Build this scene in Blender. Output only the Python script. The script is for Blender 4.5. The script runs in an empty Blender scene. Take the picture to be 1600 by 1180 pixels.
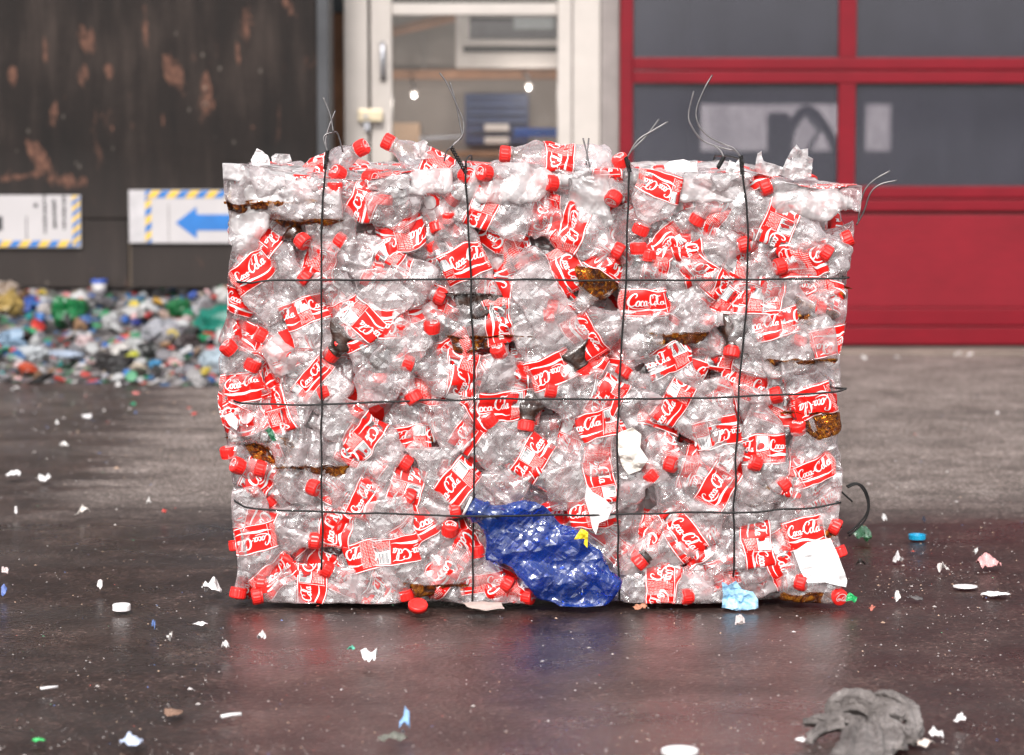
import bpy, bmesh, math, random
import numpy as np
from mathutils import Vector, Matrix

R = math.radians
sc = bpy.context.scene
COL = sc.collection
# ------------------------------------------------------------------ camera
CAM_H, PITCH, FPX = 0.88, R(5.28), 4350.0
cam_d = bpy.data.cameras.new("camera")
cam_d.sensor_width = 36.0
cam_d.lens = FPX / 1600.0 * 36.0
cam_d.clip_start, cam_d.clip_end = 0.1, 2000.0
cam_d.dof.use_dof = True
cam_d.dof.focus_distance = 5.02
cam_d.dof.aperture_fstop = 4.6
cam = bpy.data.objects.new("camera", cam_d)
COL.objects.link(cam)
cam.location = (0, 0, CAM_H)
cam.rotation_euler = (math.pi / 2 - PITCH, 0, 0)
sc.camera = cam

# ------------------------------------------------------------------ sky, sun, exposure
SUN_EL, SUN_AZ = R(42), R(192)
world = bpy.data.worlds.new("World")
sc.world = world
world.use_nodes = True
wn = world.node_tree.nodes
wl = world.node_tree.links
wn.clear()
sky = wn.new("ShaderNodeTexSky")
sky.sky_type = 'NISHITA'
sky.sun_disc = False
sky.sun_elevation, sky.sun_rotation = SUN_EL, SUN_AZ
sky.dust_density, sky.air_density = 4.0, 1.0
hs = wn.new("ShaderNodeHueSaturation")
hs.inputs["Saturation"].default_value = 0.16      # overcast: the sky is nearly white
bg = wn.new("ShaderNodeBackground")
bg.inputs["Strength"].default_value = 0.14
wo = wn.new("ShaderNodeOutputWorld")
wl.new(sky.outputs[0], hs.inputs["Color"])
wl.new(hs.outputs[0], bg.inputs["Color"])
wl.new(bg.outputs[0], wo.inputs["Surface"])
sun_d = bpy.data.lights.new("sun", 'SUN')
sun_d.energy, sun_d.angle, sun_d.color = 1.5, R(10), (1.0, 0.965, 0.93)
sun = bpy.data.objects.new("sun", sun_d)
COL.objects.link(sun)
sdir = Vector((math.sin(SUN_AZ) * math.cos(SUN_EL), math.cos(SUN_AZ) * math.cos(SUN_EL), math.sin(SUN_EL)))
sun.rotation_euler = sdir.to_track_quat('Z', 'Y').to_euler()
sun.location = (0, -3, 8)

sc.view_settings.view_transform = 'Standard'
sc.view_settings.look = 'None'
sc.view_settings.exposure = 0.8
sc.view_settings.gamma = 1.0
sc.render.engine = 'CYCLES'
cy = sc.cycles
cy.max_bounces, cy.diffuse_bounces, cy.glossy_bounces, cy.transmission_bounces = 14, 12, 4, 12
cy.transparent_max_bounces = 36
cy.sample_clamp_indirect = 8.0
cy.caustics_reflective = cy.caustics_refractive = False

# ------------------------------------------------------------------ picture -> place
_F = np.array([0, math.cos(PITCH), -math.sin(PITCH)])
_U = np.array([0, math.sin(PITCH), math.cos(PITCH)])
_X = np.array([1.0, 0, 0])
_C = np.array([0, 0, CAM_H])


def ray(px, py):
    return _F + _X * ((px - 800) / FPX) + _U * ((590 - py) / FPX)


def P(px, py, Y):
    r = ray(px, py)
    return _C + r * (Y / r[1])


def G(px, py, z=0.0):
    r = ray(px, py)
    return _C + r * ((z - CAM_H) / r[2])


rng = np.random.default_rng(7)
random.seed(7)


# ------------------------------------------------------------------ noise in numpy
def _hash(ix, iy, iz, seed):
    h = (ix * 374761393 + iy * 668265263 + iz * 2147483647 + seed * 1274126177) & 0xFFFFFFFF
    h = ((h ^ (h >> 13)) * 1274126177) & 0xFFFFFFFF
    h = ((h ^ (h >> 16)) * 2246822519) & 0xFFFFFFFF
    return ((h ^ (h >> 15)) & 0xFFFF) / 32767.5 - 1.0


def vnoise(p, seed=0):
    p = np.asarray(p, float)
    i = np.floor(p).astype(np.int64)
    f = p - i
    f = f * f * (3 - 2 * f)
    o = 0
    for dx in (0, 1):
        wx = f[..., 0] if dx else 1 - f[..., 0]
        for dy in (0, 1):
            wy = f[..., 1] if dy else 1 - f[..., 1]
            for dz in (0, 1):
                wz = f[..., 2] if dz else 1 - f[..., 2]
                o = o + wx * wy * wz * _hash(i[..., 0] + dx, i[..., 1] + dy, i[..., 2] + dz, seed)
    return o


def vnoise3(p, seed=0):
    return np.stack([vnoise(p, seed), vnoise(p + 17.3, seed + 1), vnoise(p - 31.7, seed + 2)], -1)


# ------------------------------------------------------------------ materials
class NT:
    def __init__(s, name):
        s.m = bpy.data.materials.new(name)
        s.m.use_nodes = True
        s.t = s.m.node_tree
        s.t.nodes.clear()
        s.out = s.n("ShaderNodeOutputMaterial")

    def n(s, kind, **kw):
        x = s.t.nodes.new(kind)
        for k, v in kw.items():
            setattr(x, k, v)
        return x

    def set(s, node, **kw):
        for k, v in kw.items():
            inp = node.inputs[k.replace("_", " ")] if k.replace("_", " ") in node.inputs else node.inputs[k]
            if isinstance(v, bpy.types.NodeSocket):
                s.t.links.new(v, inp)
            else:
                if isinstance(v, tuple) and len(v) == 3 and inp.type == 'RGBA':
                    v = (*v, 1)
                inp.default_value = v
        return node

    def link(s, a, b):
        s.t.links.new(a, b)

    def coord(s, which="Object"):
        return s.n("ShaderNodeTexCoord").outputs[which]

    def mapping(s, vec, scale=(1, 1, 1), loc=(0, 0, 0), rot=(0, 0, 0)):
        m = s.n("ShaderNodeMapping")
        s.link(vec, m.inputs["Vector"])
        m.inputs["Scale"].default_value = scale
        m.inputs["Location"].default_value = loc
        m.inputs["Rotation"].default_value = rot
        return m.outputs[0]

    def noise(s, vec, scale, detail=4, rough=0.6, dist=0.0):
        x = s.n("ShaderNodeTexNoise")
        s.link(vec, x.inputs["Vector"])
        s.set(x, Scale=scale, Detail=detail, Roughness=rough, Distortion=dist)
        return x.outputs["Fac"]

    def voro(s, vec, scale, feature='F1', out="Distance"):
        x = s.n("ShaderNodeTexVoronoi", feature=feature)
        s.link(vec, x.inputs["Vector"])
        s.set(x, Scale=scale)
        return x.outputs[out]

    def ramp(s, fac, stops):
        x = s.n("ShaderNodeValToRGB")
        e = x.color_ramp.elements
        while len(e) < len(stops):
            e.new(0.5)
        for q, (pos, c) in zip(e, stops):
            q.position = pos
            q.color = (*c, 1) if isinstance(c, tuple) else (c, c, c, 1)
        s.link(fac, x.inputs["Fac"])
        return x.outputs["Color"]

    def mix(s, fac, a, b, mode='MIX'):
        x = s.n("ShaderNodeMix", data_type='RGBA', blend_type=mode)
        for sock, v in ((x.inputs[0], fac), (x.inputs[6], a), (x.inputs[7], b)):
            if isinstance(v, bpy.types.NodeSocket):
                s.link(v, sock)
            else:
                sock.default_value = (*v, 1) if isinstance(v, tuple) else v
        return x.outputs[2]

    def math(s, op, a, b=0.0, clamp=False):
        x = s.n("ShaderNodeMath", operation=op, use_clamp=clamp)
        for sock, v in ((x.inputs[0], a), (x.inputs[1], b)):
            if isinstance(v, bpy.types.NodeSocket):
                s.link(v, sock)
            else:
                sock.default_value = v
        return x.outputs[0]

    def bump(s, h, strength=0.5, dist=0.01, normal=None):
        x = s.n("ShaderNodeBump")
        s.set(x, Height=h, Strength=strength, Distance=dist)
        if normal is not None:
            s.link(normal, x.inputs["Normal"])
        return x.outputs["Normal"]

    def principled(s, **kw):
        x = s.n("ShaderNodeBsdfPrincipled")
        s.set(x, **kw)
        s.link(x.outputs[0], s.out.inputs["Surface"])
        return x

    def mixsh(s, fac, a, b):
        x = s.n("ShaderNodeMixShader")
        if isinstance(fac, bpy.types.NodeSocket):
            s.link(fac, x.inputs[0])
        else:
            x.inputs[0].default_value = fac
        s.link(a, x.inputs[1])
        s.link(b, x.inputs[2])
        return x.outputs[0]


def film(name, tint, haze_col, haze_lo, haze_hi, rough=0.06, spec=2.2, bump=0.34, bscale=20.0):
    """Thin crumpled clear plastic: see-through wall, stress-whitened patches and creases, sharp sky glints."""
    k = NT(name)
    co = k.coord("Object")
    n1 = k.noise(k.mapping(co, (1, 1.5, 0.75)), bscale, 1, 0.5, 0.6)
    rid = k.math('ABSOLUTE', k.math('SUBTRACT', n1, 0.5))
    # flat facets with hard edges, like crushed PET
    def facets(scale, rot):
        x = k.n("ShaderNodeTexVoronoi", feature='F1', distance='MANHATTAN')
        k.link(k.mapping(co, (1, 0.7, 1.2), rot=rot), x.inputs["Vector"])
        k.set(x, Scale=scale)
        return x.outputs["Distance"]
    f1 = facets(bscale * 1.5, (0.5, 0.8, 0.3))
    f2 = facets(bscale * 3.4, (1.1, 0.2, 0.9))
    h = k.math('ADD', k.math('MULTIPLY', f1, 1.3), k.math('ADD', k.math('MULTIPLY', f2, 0.28), rid))
    nor = k.bump(h, bump, 0.010)
    soft = k.bump(h, bump * 0.55, 0.008)
    tr = k.set(k.n("ShaderNodeBsdfTransparent"), Color=tint)
    di = k.set(k.n("ShaderNodeBsdfDiffuse"), Color=haze_col, Normal=soft)
    tl = k.set(k.n("ShaderNodeBsdfTranslucent"), Color=haze_col)
    body = k.mixsh(0.4, di.outputs[0], tl.outputs[0])
    gl = k.set(k.n("ShaderNodeBsdfGlossy"), Color=(1, 1, 1), Roughness=rough, Normal=nor)
    fr = k.set(k.n("ShaderNodeFresnel"), IOR=1.55, Normal=nor)
    fac = k.math('MINIMUM', k.math('ADD', k.math('MULTIPLY', fr.outputs[0], spec), 0.01), 0.6)
    big = k.noise(co, 18.0, 3, 0.65)
    mr = k.set(k.n("ShaderNodeMapRange"), Value=big)
    mr.inputs["From Min"].default_value = 0.36
    mr.inputs["From Max"].default_value = 0.66
    mr.inputs["To Min"].default_value = haze_lo
    mr.inputs["To Max"].default_value = haze_hi
    lw = k.set(k.n("ShaderNodeLayerWeight"), Blend=0.35)
    edge = k.math('MULTIPLY', k.math('POWER', lw.outputs["Facing"], 1.5), 0.65)
    crease = k.math('MULTIPLY', k.ramp(f1, [(0.0, 0.4), (0.07, 0.0)]), k.ramp(n1, [(0.45, 0.0), (0.6, 1.0)]))
    hz = k.math('ADD', k.math('ADD', mr.outputs[0], edge), crease, clamp=True)
    s1 = k.mixsh(hz, tr.outputs[0], body)
    k.link(k.mixsh(fac, s1, gl.outputs[0]), k.out.inputs["Surface"])
    return k.m


def plain(name, col, rough=0.5, spec=0.5, metal=0.0, var=0.15, scale=20.0, bump=0.0, bscale=80.0, trans=0.0):
    k = NT(name)
    co = k.coord("Object")
    f = k.noise(co, scale, 4, 0.6)
    lo = tuple(max(0, c * (1 - var)) for c in col)
    hi = tuple(min(1, c * (1 + var)) for c in col)
    c = k.ramp(f, [(0.3, lo), (0.7, hi)])
    p = k.principled(Base_Color=c, Roughness=rough, Metallic=metal)
    p.inputs["Specular IOR Level"].default_value = spec
    if bump:
        k.link(k.bump(k.noise(co, bscale, 4, 0.65, 0.5), bump, 0.004), p.inputs["Normal"])
    return k.m


PET = film("clear_pet", (0.99, 0.985, 0.985), (0.995, 0.845, 0.853), 0.03, 0.37)  # pink in the haze colour stands in for red light bounced off labels
PET_CLOUD = film("cloudy_pet", (0.98, 0.975, 0.975), (0.99, 0.93, 0.93), 0.22, 0.66, rough=0.10)
PET_GREEN = film("green_pet", (0.30, 0.75, 0.42), (0.10, 0.42, 0.20), 0.15, 0.35)
PET_BLUE = film("blue_pet", (0.06, 0.24, 0.80), (0.004, 0.075, 0.48), 0.2, 0.5, rough=0.09, spec=1.5, bump=0.5)
CAPRED = plain("red_cap_plastic", (0.80, 0.022, 0.018), 0.32, 0.5, var=0.1)
LABRED = plain("red_label_film", (0.74, 0.011, 0.008), 0.42, 0.3, var=0.06)
LABWHITE = plain("white_print", (0.84, 0.82, 0.82), 0.3, 0.5, var=0.03)
LABPINK = plain("small_print_pale", (0.82, 0.45, 0.43), 0.3, 0.5, var=0.05)
LABBLACK = plain("black_print", (0.02, 0.02, 0.025), 0.35, 0.5)
COLA = plain("dark_cola", (0.028, 0.008, 0.003), 0.05, 0.9, var=0.8, scale=45, bump=0.6, bscale=60)
WIRE = plain("black_wire", (0.010, 0.009, 0.009), 0.5, 0.3, metal=0.0, var=0.4, scale=60)
WIRE_END = plain("bare_steel_wire", (0.16, 0.15, 0.15), 0.3, 0.6, metal=0.8, var=0.3, scale=90)


def amber_mat():
    k = NT("amber_cola")
    co = k.coord("Object")
    f = k.noise(co, 55, 4, 0.7, 1.5)
    c = k.ramp(f, [(0.38, (0.02, 0.003, 0.001)), (0.52, (0.22, 0.05, 0.004)), (0.66, (0.85, 0.40, 0.05))])
    p = k.n("ShaderNodeBsdfPrincipled")
    k.set(p, Base_Color=c, Roughness=0.05, Normal=k.bump(f, 1.0, 0.012))
    t = k.set(k.n("ShaderNodeBsdfTransparent"), Color=k.ramp(f, [(0.4, (0.30, 0.05, 0.008)), (0.62, (0.98, 0.66, 0.24))]))
    k.link(k.mixsh(k.ramp(f, [(0.4, 0.75), (0.60, 0.12)]), t.outputs[0], p.outputs[0]), k.out.inputs["Surface"])
    return k.m


AMBER = amber_mat()
_pm = {}


def plastic(col, rough=0.4, **kw):
    key = (tuple(round(c, 3) for c in col), rough)
    if key not in _pm:
        _pm[key] = plain("scrap_colour", col, rough, **kw)
    return _pm[key]


# ------------------------------------------------------------------ objects
def mesh(name, v, f, mats, parent=None, idx=None, smooth=False, loc=None):
    v = np.asarray(v, float)
    me = bpy.data.meshes.new(name)
    o = bpy.data.objects.new(name, me)
    COL.objects.link(o)
    off = np.zeros(3)
    if parent is not None:
        o.parent = parent
        off = np.array(parent.location)
        if parent.parent is not None:
            off = off + np.array(parent.parent.location)
    elif loc is not None:
        off = np.asarray(loc, float)
        o.location = off
    me.from_pydata((v - off).tolist(), [], f if isinstance(f, list) else f.tolist())
    for m in (mats if isinstance(mats, (list, tuple)) else [mats]):
        me.materials.append(m)
    if idx is not None:
        me.polygons.foreach_set("material_index", np.asarray(idx, np.int32))
    if smooth:
        me.polygons.foreach_set("use_smooth", np.ones(len(me.polygons), bool))
    me.update()
    return o


def tag(o, label=None, cat=None, group=None, kind=None):
    if label:
        o["label"] = label
    if cat:
        o["category"] = cat
    if group:
        o["group"] = group
    if kind:
        o["kind"] = kind
    return o


def thing(name, label, cat, loc, group=None):
    o = bpy.data.objects.new(name, None)
    o.empty_display_size = 0.02
    COL.objects.link(o)
    o.location = loc
    return tag(o, label, cat, group)


class MB:
    """collects vertices and faces of one mesh"""

    def __init__(s):
        s.v, s.f, s.i = [], [], []

    def add(s, v, f, mi=0):
        b = len(s.v)
        s.v.extend([tuple(map(float, x)) for x in v])
        for q in f:
            s.f.append([int(x) + b for x in q])
            s.i.append(mi)
        return s

    def box(s, x0, x1, y0, y1, z0, z1, mi=0, bev=0.0):
        b = min(bev, (x1 - x0) * .45, (y1 - y0) * .45, (z1 - z0) * .45)
        if b <= 0:
            v = [(x, y, z) for x in (x0, x1) for y in (y0, y1) for z in (z0, z1)]
            return s.add(v, [(0, 1, 3, 2), (4, 6, 7, 5), (0, 4, 5, 1), (2, 3, 7, 6), (0, 2, 6, 4), (1, 5, 7, 3)], mi)
        bm = bmesh.new()
        bmesh.ops.create_cube(bm, size=1)
        for q in bm.verts:
            q.co = Vector(((x0 + x1) / 2 + q.co.x * (x1 - x0), (y0 + y1) / 2 + q.co.y * (y1 - y0), (z0 + z1) / 2 + q.co.z * (z1 - z0)))
        bmesh.ops.bevel(bm, geom=bm.edges[:], offset=b, segments=2, affect='EDGES', profile=0.5)
        bm.verts.index_update()
        s.add([q.co[:] for q in bm.verts], [[q.index for q in f.verts] for f in bm.faces], mi)
        bm.free()
        return s

    def tube(s, pts, rad, n=8, mi=0, cap=True):
        pts = np.asarray(pts, float)
        m = len(pts)
        rad = np.broadcast_to(np.asarray(rad, float), (m,))
        t = np.gradient(pts, axis=0)
        t /= np.linalg.norm(t, axis=1)[:, None] + 1e-12
        up = np.array([0.3, 0.9, 0.2])
        vs = []
        a = np.linspace(0, 2 * np.pi, n, endpoint=False)
        nx = np.cross(t[0], up)
        nx /= np.linalg.norm(nx) + 1e-12
        for q in range(m):
            nx = nx - t[q] * np.dot(nx, t[q])
            nx /= np.linalg.norm(nx) + 1e-12
            ny = np.cross(t[q], nx)
            vs.append(pts[q] + rad[q] * (np.cos(a)[:, None] * nx + np.sin(a)[:, None] * ny))
        vs = np.concatenate(vs)
        f = [(r * n + c, r * n + (c + 1) % n, (r + 1) * n + (c + 1) % n, (r + 1) * n + c) for r in range(m - 1) for c in range(n)]
        if cap:
            f += [tuple(range(n))[::-1], tuple((m - 1) * n + c for c in range(n))]
        return s.add(vs, f, mi)

    def lathe(s, prof, n, origin, axis, mi=0, ripple=0.0):
        axis = np.asarray(axis, float) / np.linalg.norm(axis)
        a0 = np.cross(axis, (0.31, 0.2, 0.93))
        a0 /= np.linalg.norm(a0)
        b0 = np.cross(axis, a0)
        an = np.linspace(0, 2 * np.pi, n, endpoint=False)
        vs = []
        for r, h, *rp in prof:
            rr = r * (1 + (ripple * ((np.arange(n) % 2) * 2 - 1) if rp else 0))
            rr = np.broadcast_to(rr, (n,))
            vs.append(np.asarray(origin) + axis * h + rr[:, None] * (np.cos(an)[:, None] * a0 + np.sin(an)[:, None] * b0))
        m = len(prof)
        f = [(r * n + c, r * n + (c + 1) % n, (r + 1) * n + (c + 1) % n, (r + 1) * n + c) for r in range(m - 1) for c in range(n)]
        f += [tuple(range(n))[::-1], tuple((m - 1) * n + c for c in range(n))]
        return s.add(np.concatenate(vs), f, mi)

    def build(s, name, mats, parent=None, smooth=False, loc=None):
        return mesh(name, s.v, s.f, mats, parent, s.i, smooth, loc)


def smooth_path(pts, n=8):
    """Catmull-Rom through the points"""
    p = np.asarray(pts, float)
    p = np.vstack([2 * p[0] - p[1], p, 2 * p[-1] - p[-2]])
    out = []
    for i in range(1, len(p) - 2):
        for t in np.linspace(0, 1, n, endpoint=False):
            a, b, c, d = p[i - 1], p[i], p[i + 1], p[i + 2]
            out.append(0.5 * ((2 * b) + (c - a) * t + (2 * a - 5 * b + 4 * c - d) * t * t + (3 * b - a - 3 * c + d) * t ** 3))
    out.append(p[-2])
    return np.array(out)


# ================================================================== THE SETTING
def ground_mat():
    k = NT("wet_asphalt")
    co = k.coord("Object")
    sep = k.n("ShaderNodeSeparateXYZ")
    k.link(co, sep.inputs[0])
    wob = k.math('SUBTRACT', k.noise(co, 0.9, 4, 0.6), 0.5)
    wob2 = k.math('SUBTRACT', k.noise(k.mapping(co, (0.35, 1.6, 1)), 3.0, 5, 0.65), 0.5)
    # wet near the camera, dry beyond about 6.3 m; a wet run comes down from the heap on the left
    y = k.math('ADD', sep.outputs[1], k.math('ADD', k.math('MULTIPLY', wob, 0.55), k.math('MULTIPLY', wob2, 0.6)))
    front = k.set(k.n("ShaderNodeMapRange"), Value=y)
    for nm, v in (("From Min", 6.1), ("From Max", 6.55), ("To Min", 1.0), ("To Max", 0.0)):
        front.inputs[nm].default_value = v
    run = k.set(k.n("ShaderNodeMapRange"), Value=k.math('ADD', k.math('ADD', sep.outputs[0], k.math('MULTIPLY', sep.outputs[1], 0.02)), k.math('MULTIPLY', wob2, 0.9)))
    for nm, v in (("From Min", -1.02), ("From Max", -0.80), ("To Min", 0.93), ("To Max", 0.0)):
        run.inputs[nm].default_value = v
    wet = k.math('MAXIMUM', front.outputs[0], run.outputs[0])
    fine = k.noise(co, 160, 3, 0.7)
    med = k.noise(co, 6, 6, 0.65)
    agg = k.voro(co, 95)
    dry = k.ramp(k.math('ADD', k.math('MULTIPLY', fine, 0.45), k.math('MULTIPLY', med, 0.55)), [(0.34, (0.085, 0.067, 0.060)), (0.52, (0.195, 0.158, 0.143)), (0.68, (0.32, 0.268, 0.246))])
    wetc = k.ramp(k.math('ADD', k.math('MULTIPLY', fine, 0.5), k.math('MULTIPLY', med, 0.5)), [(0.38, (0.010, 0.0050, 0.0040)), (0.53, (0.043, 0.0245, 0.0205)), (0.68, (0.125, 0.084, 0.071))])
    grit = k.ramp(k.voro(k.mapping(co, (1, 0.8, 1)), 70), [(0.03, 1.0), (0.075, 0.0)])
    pick = k.ramp(k.noise(co, 11, 2, 0.5), [(0.55, 0.0), (0.68, 1.0)])
    base = k.mix(wet, dry, wetc)
    base = k.mix(k.math('MULTIPLY', k.math('MULTIPLY', grit, pick), 0.5), base, (0.42, 0.34, 0.32))
    stone = k.n("ShaderNodeSeparateColor")
    k.link(k.voro(co, 190, out="Color"), stone.inputs[0])
    lum = k.ramp(stone.outputs[0], [(0.0, 0.42), (0.5, 0.85), (0.88, 1.35), (0.95, 2.6)])
    base = k.mix(0.85, base, lum, 'MULTIPLY')
    stain = k.ramp(k.noise(k.mapping(co, (0.4, 1.5, 1)), 2.2, 5, 0.65, 0.6), [(0.45, 0.0), (0.7, 0.45)])
    base = k.mix(stain, base, (0.05, 0.042, 0.04))
    puddle = k.ramp(k.noise(k.mapping(co, (1, 1.2, 1)), 1.7, 5, 0.6, 0.4), [(0.42, 0.0), (0.6, 1.0)])
    rough_w = k.math('SUBTRACT', 0.35, k.math('MULTIPLY', puddle, 0.15))
    rough_w = k.math('ADD', rough_w, k.math('MULTIPLY', fine, 0.10))
    rmix = k.n("ShaderNodeMix", data_type='FLOAT')
    k.link(wet, rmix.inputs[0])
    rmix.inputs[2].default_value = 0.85
    k.link(rough_w, rmix.inputs[3])
    hgt = k.math('ADD', k.math('MULTIPLY', fine, 0.5), k.math('MULTIPLY', agg, 0.8))
    nb = k.bump(hgt, 0.28, 0.004)
    p = k.principled(Base_Color=base, Roughness=rmix.outputs[0], Normal=nb)
    sp = k.math('ADD', k.math('MULTIPLY', wet, 0.27), 0.13)
    k.link(sp, p.inputs["Specular IOR Level"])
    return k.m


def build_ground():
    xs = np.concatenate([[-400, -60, -15], np.linspace(-6, 6, 61), [15, 60, 400]])
    ys = np.concatenate([[-300, -40, -5], np.linspace(1, 13, 61), [20, 60, 500]])
    X, Y = np.meshgrid(xs, ys, indexing='ij')
    pt = np.stack([X, Y, X * 0], -1)
    Z = 0.006 * vnoise(pt * 0.9, 3) + 0.003 * vnoise(pt * 2.3, 4) - 0.006
    Z = np.where((np.abs(X) < 5) & (Y > 1.5) & (Y < 13), Z, -0.006)
    n = len(ys)
    f = [(i * n + j, (i + 1) * n + j, (i + 1) * n + j + 1, i * n + j + 1) for i in range(len(xs) - 1) for j in range(n - 1)]
    o = mesh("ground", np.stack([X, Y, Z], -1).reshape(-1, 3), f, ground_mat(), smooth=True)
    tag(o, "dark wet asphalt yard drying to pale grey further back", "ground", kind="structure")


build_ground()
YD = 10.66            # plane of the red sectional door


def zx(px, py, Y=YD):
    p = P(px, py, Y)
    return p[0], p[2]


RED = None


def red_paint(name, col, rough=0.42):
    k = NT(name)
    co = k.coord("Object")
    f = k.noise(co, 3.0, 5, 0.6)
    g = k.noise(k.mapping(co, (2, 2, 14)), 5.0, 4, 0.6)
    c = k.ramp(k.math('ADD', k.math('MULTIPLY', f, 0.6), k.math('MULTIPLY', g, 0.4)), [(0.35, tuple(x * 0.82 for x in col)), (0.65, tuple(x * 1.1 for x in col))])
    k.principled(Base_Color=c, Roughness=rough, Normal=k.bump(k.noise(co, 120, 3, 0.6), 0.12, 0.002)).inputs["Specular IOR Level"].default_value = 0.25
    return k.m


def dusty_glass(name, veil, fac, tint=(0.82, 0.83, 0.86)):
    k = NT(name)
    co = k.coord("Object")
    f = k.noise(k.mapping(co, (1.2, 1, 0.6)), 5.0, 6, 0.65)
    d = k.set(k.n("ShaderNodeBsdfDiffuse"), Color=veil)
    t = k.set(k.n("ShaderNodeBsdfTransparent"), Color=tint)
    gl = k.set(k.n("ShaderNodeBsdfGlossy"), Roughness=0.06)
    mr = k.set(k.n("ShaderNodeMapRange"), Value=f)
    mr.inputs["From Min"].default_value, mr.inputs["From Max"].default_value = 0.3, 0.75
    mr.inputs["To Min"].default_value, mr.inputs["To Max"].default_value = fac * 0.75, fac * 1.2
    s1 = k.mixsh(mr.outputs[0], t.outputs[0], d.outputs[0])
    fr = k.set(k.n("ShaderNodeFresnel"), IOR=1.5)
    k.link(k.mixsh(fr.outputs[0], s1, gl.outputs[0]), k.out.inputs["Surface"])
    return k.m


def build_garage_door():
    t = thing("garage_door", "tall red sectional garage door with grey glazed panels", "garage door", (2.0, YD, 0))
    rp = red_paint("red_door_paint", (0.165, 0.0022, 0.0095))
    rl = red_paint("red_panel_paint", (0.185, 0.0055, 0.0135), 0.5)
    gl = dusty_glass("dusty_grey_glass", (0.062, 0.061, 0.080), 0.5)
    dk = plain("door_gasket", (0.012, 0.011, 0.011), 0.8)
    x0, x1 = zx(968, 300)[0], 4.3
    H = 3.1
    rails = [(zx(0, 538)[1], zx(0, 481)[1]), (zx(0, 330)[1], zx(0, 291)[1]), (zx(0, 130)[1], zx(0, 90)[1])]
    top = rails[-1][1]
    step = rails[2][0] - rails[1][0]
    while top < H - 0.3:
        rails.append((rails[-1][0] + step, rails[-1][1] + step))
        top = rails[-1][1]
    xs0 = zx(988, 300)[0]
    mull = []
    xm = zx(1309, 200)[0]
    xw = zx(1336, 200)[0] - xm
    pitch = xw + zx(1309, 200)[0] - zx(988, 200)[0]
    while xm < x1 - 0.3:
        mull.append((xm, xm + xw))
        xm += pitch
    fr = MB().box(x0, xs0, YD - 0.02, YD + 0.04, 0.02, H, bev=0.004)
    fr.build("side_stile", rp, t)
    MB().box(x1 - 0.05, x1, YD - 0.02, YD + 0.04, 0.02, H, bev=0.004).build("side_stile", rp, t)
    for q, (a, b) in enumerate(rails):
        m = MB()
        mid = (a + b) / 2
        m.box(xs0 + .001, x1 - .051, YD - 0.016, YD + 0.036, a, mid - 0.0025, bev=0.003)
        m.box(xs0 + .001, x1 - .051, YD - 0.016, YD + 0.036, mid + 0.0025, b, bev=0.003)
        m.build("rail", rp, t)
    m = MB()
    m.box(xs0 + .002, x1 - .052, YD - 0.006, YD + 0.03, rails[0][1] + .001, rails[1][0] - 0.012, bev=0.004)
    m.build("bottom_panel", rl, t)
    MB().box(xs0, x1 - .05, YD + 0.0, YD + 0.03, rails[1][0] - 0.0115, rails[1][0] - 0.0005).build("gasket", dk, t)
    MB().box(x0, x1, YD - 0.005, YD + 0.03, 0.002, rails[0][0] - 0.001).build("gasket", dk, t)
    for q in range(1, len(rails) - 1):
        a, b = rails[q][1], rails[q + 1][0]
        edges = [(xs0, xs0)] + mull + [(x1 - .05, x1)]
        for e in range(len(edges) - 1):
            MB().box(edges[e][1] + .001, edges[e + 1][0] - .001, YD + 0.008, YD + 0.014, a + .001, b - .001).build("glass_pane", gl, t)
        for ma, mb in mull:
            MB().box(ma, mb, YD - 0.012, YD + 0.034, a + .0005, b - .0005, bev=0.003).build("mullion", rp, t)
    # concrete threshold strip
    k = plain("threshold_concrete", (0.17, 0.13, 0.11), 0.85, var=0.3, scale=8, bump=0.4)
    o = MB().box(x0 - .1, 4.4, YD - 0.16, YD + 0.05, -0.03, 0.012, bev=0.004).build("threshold", k)
    tag(o, "narrow brown concrete threshold under the red garage door", "threshold", kind="structure")


build_garage_door()


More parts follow.
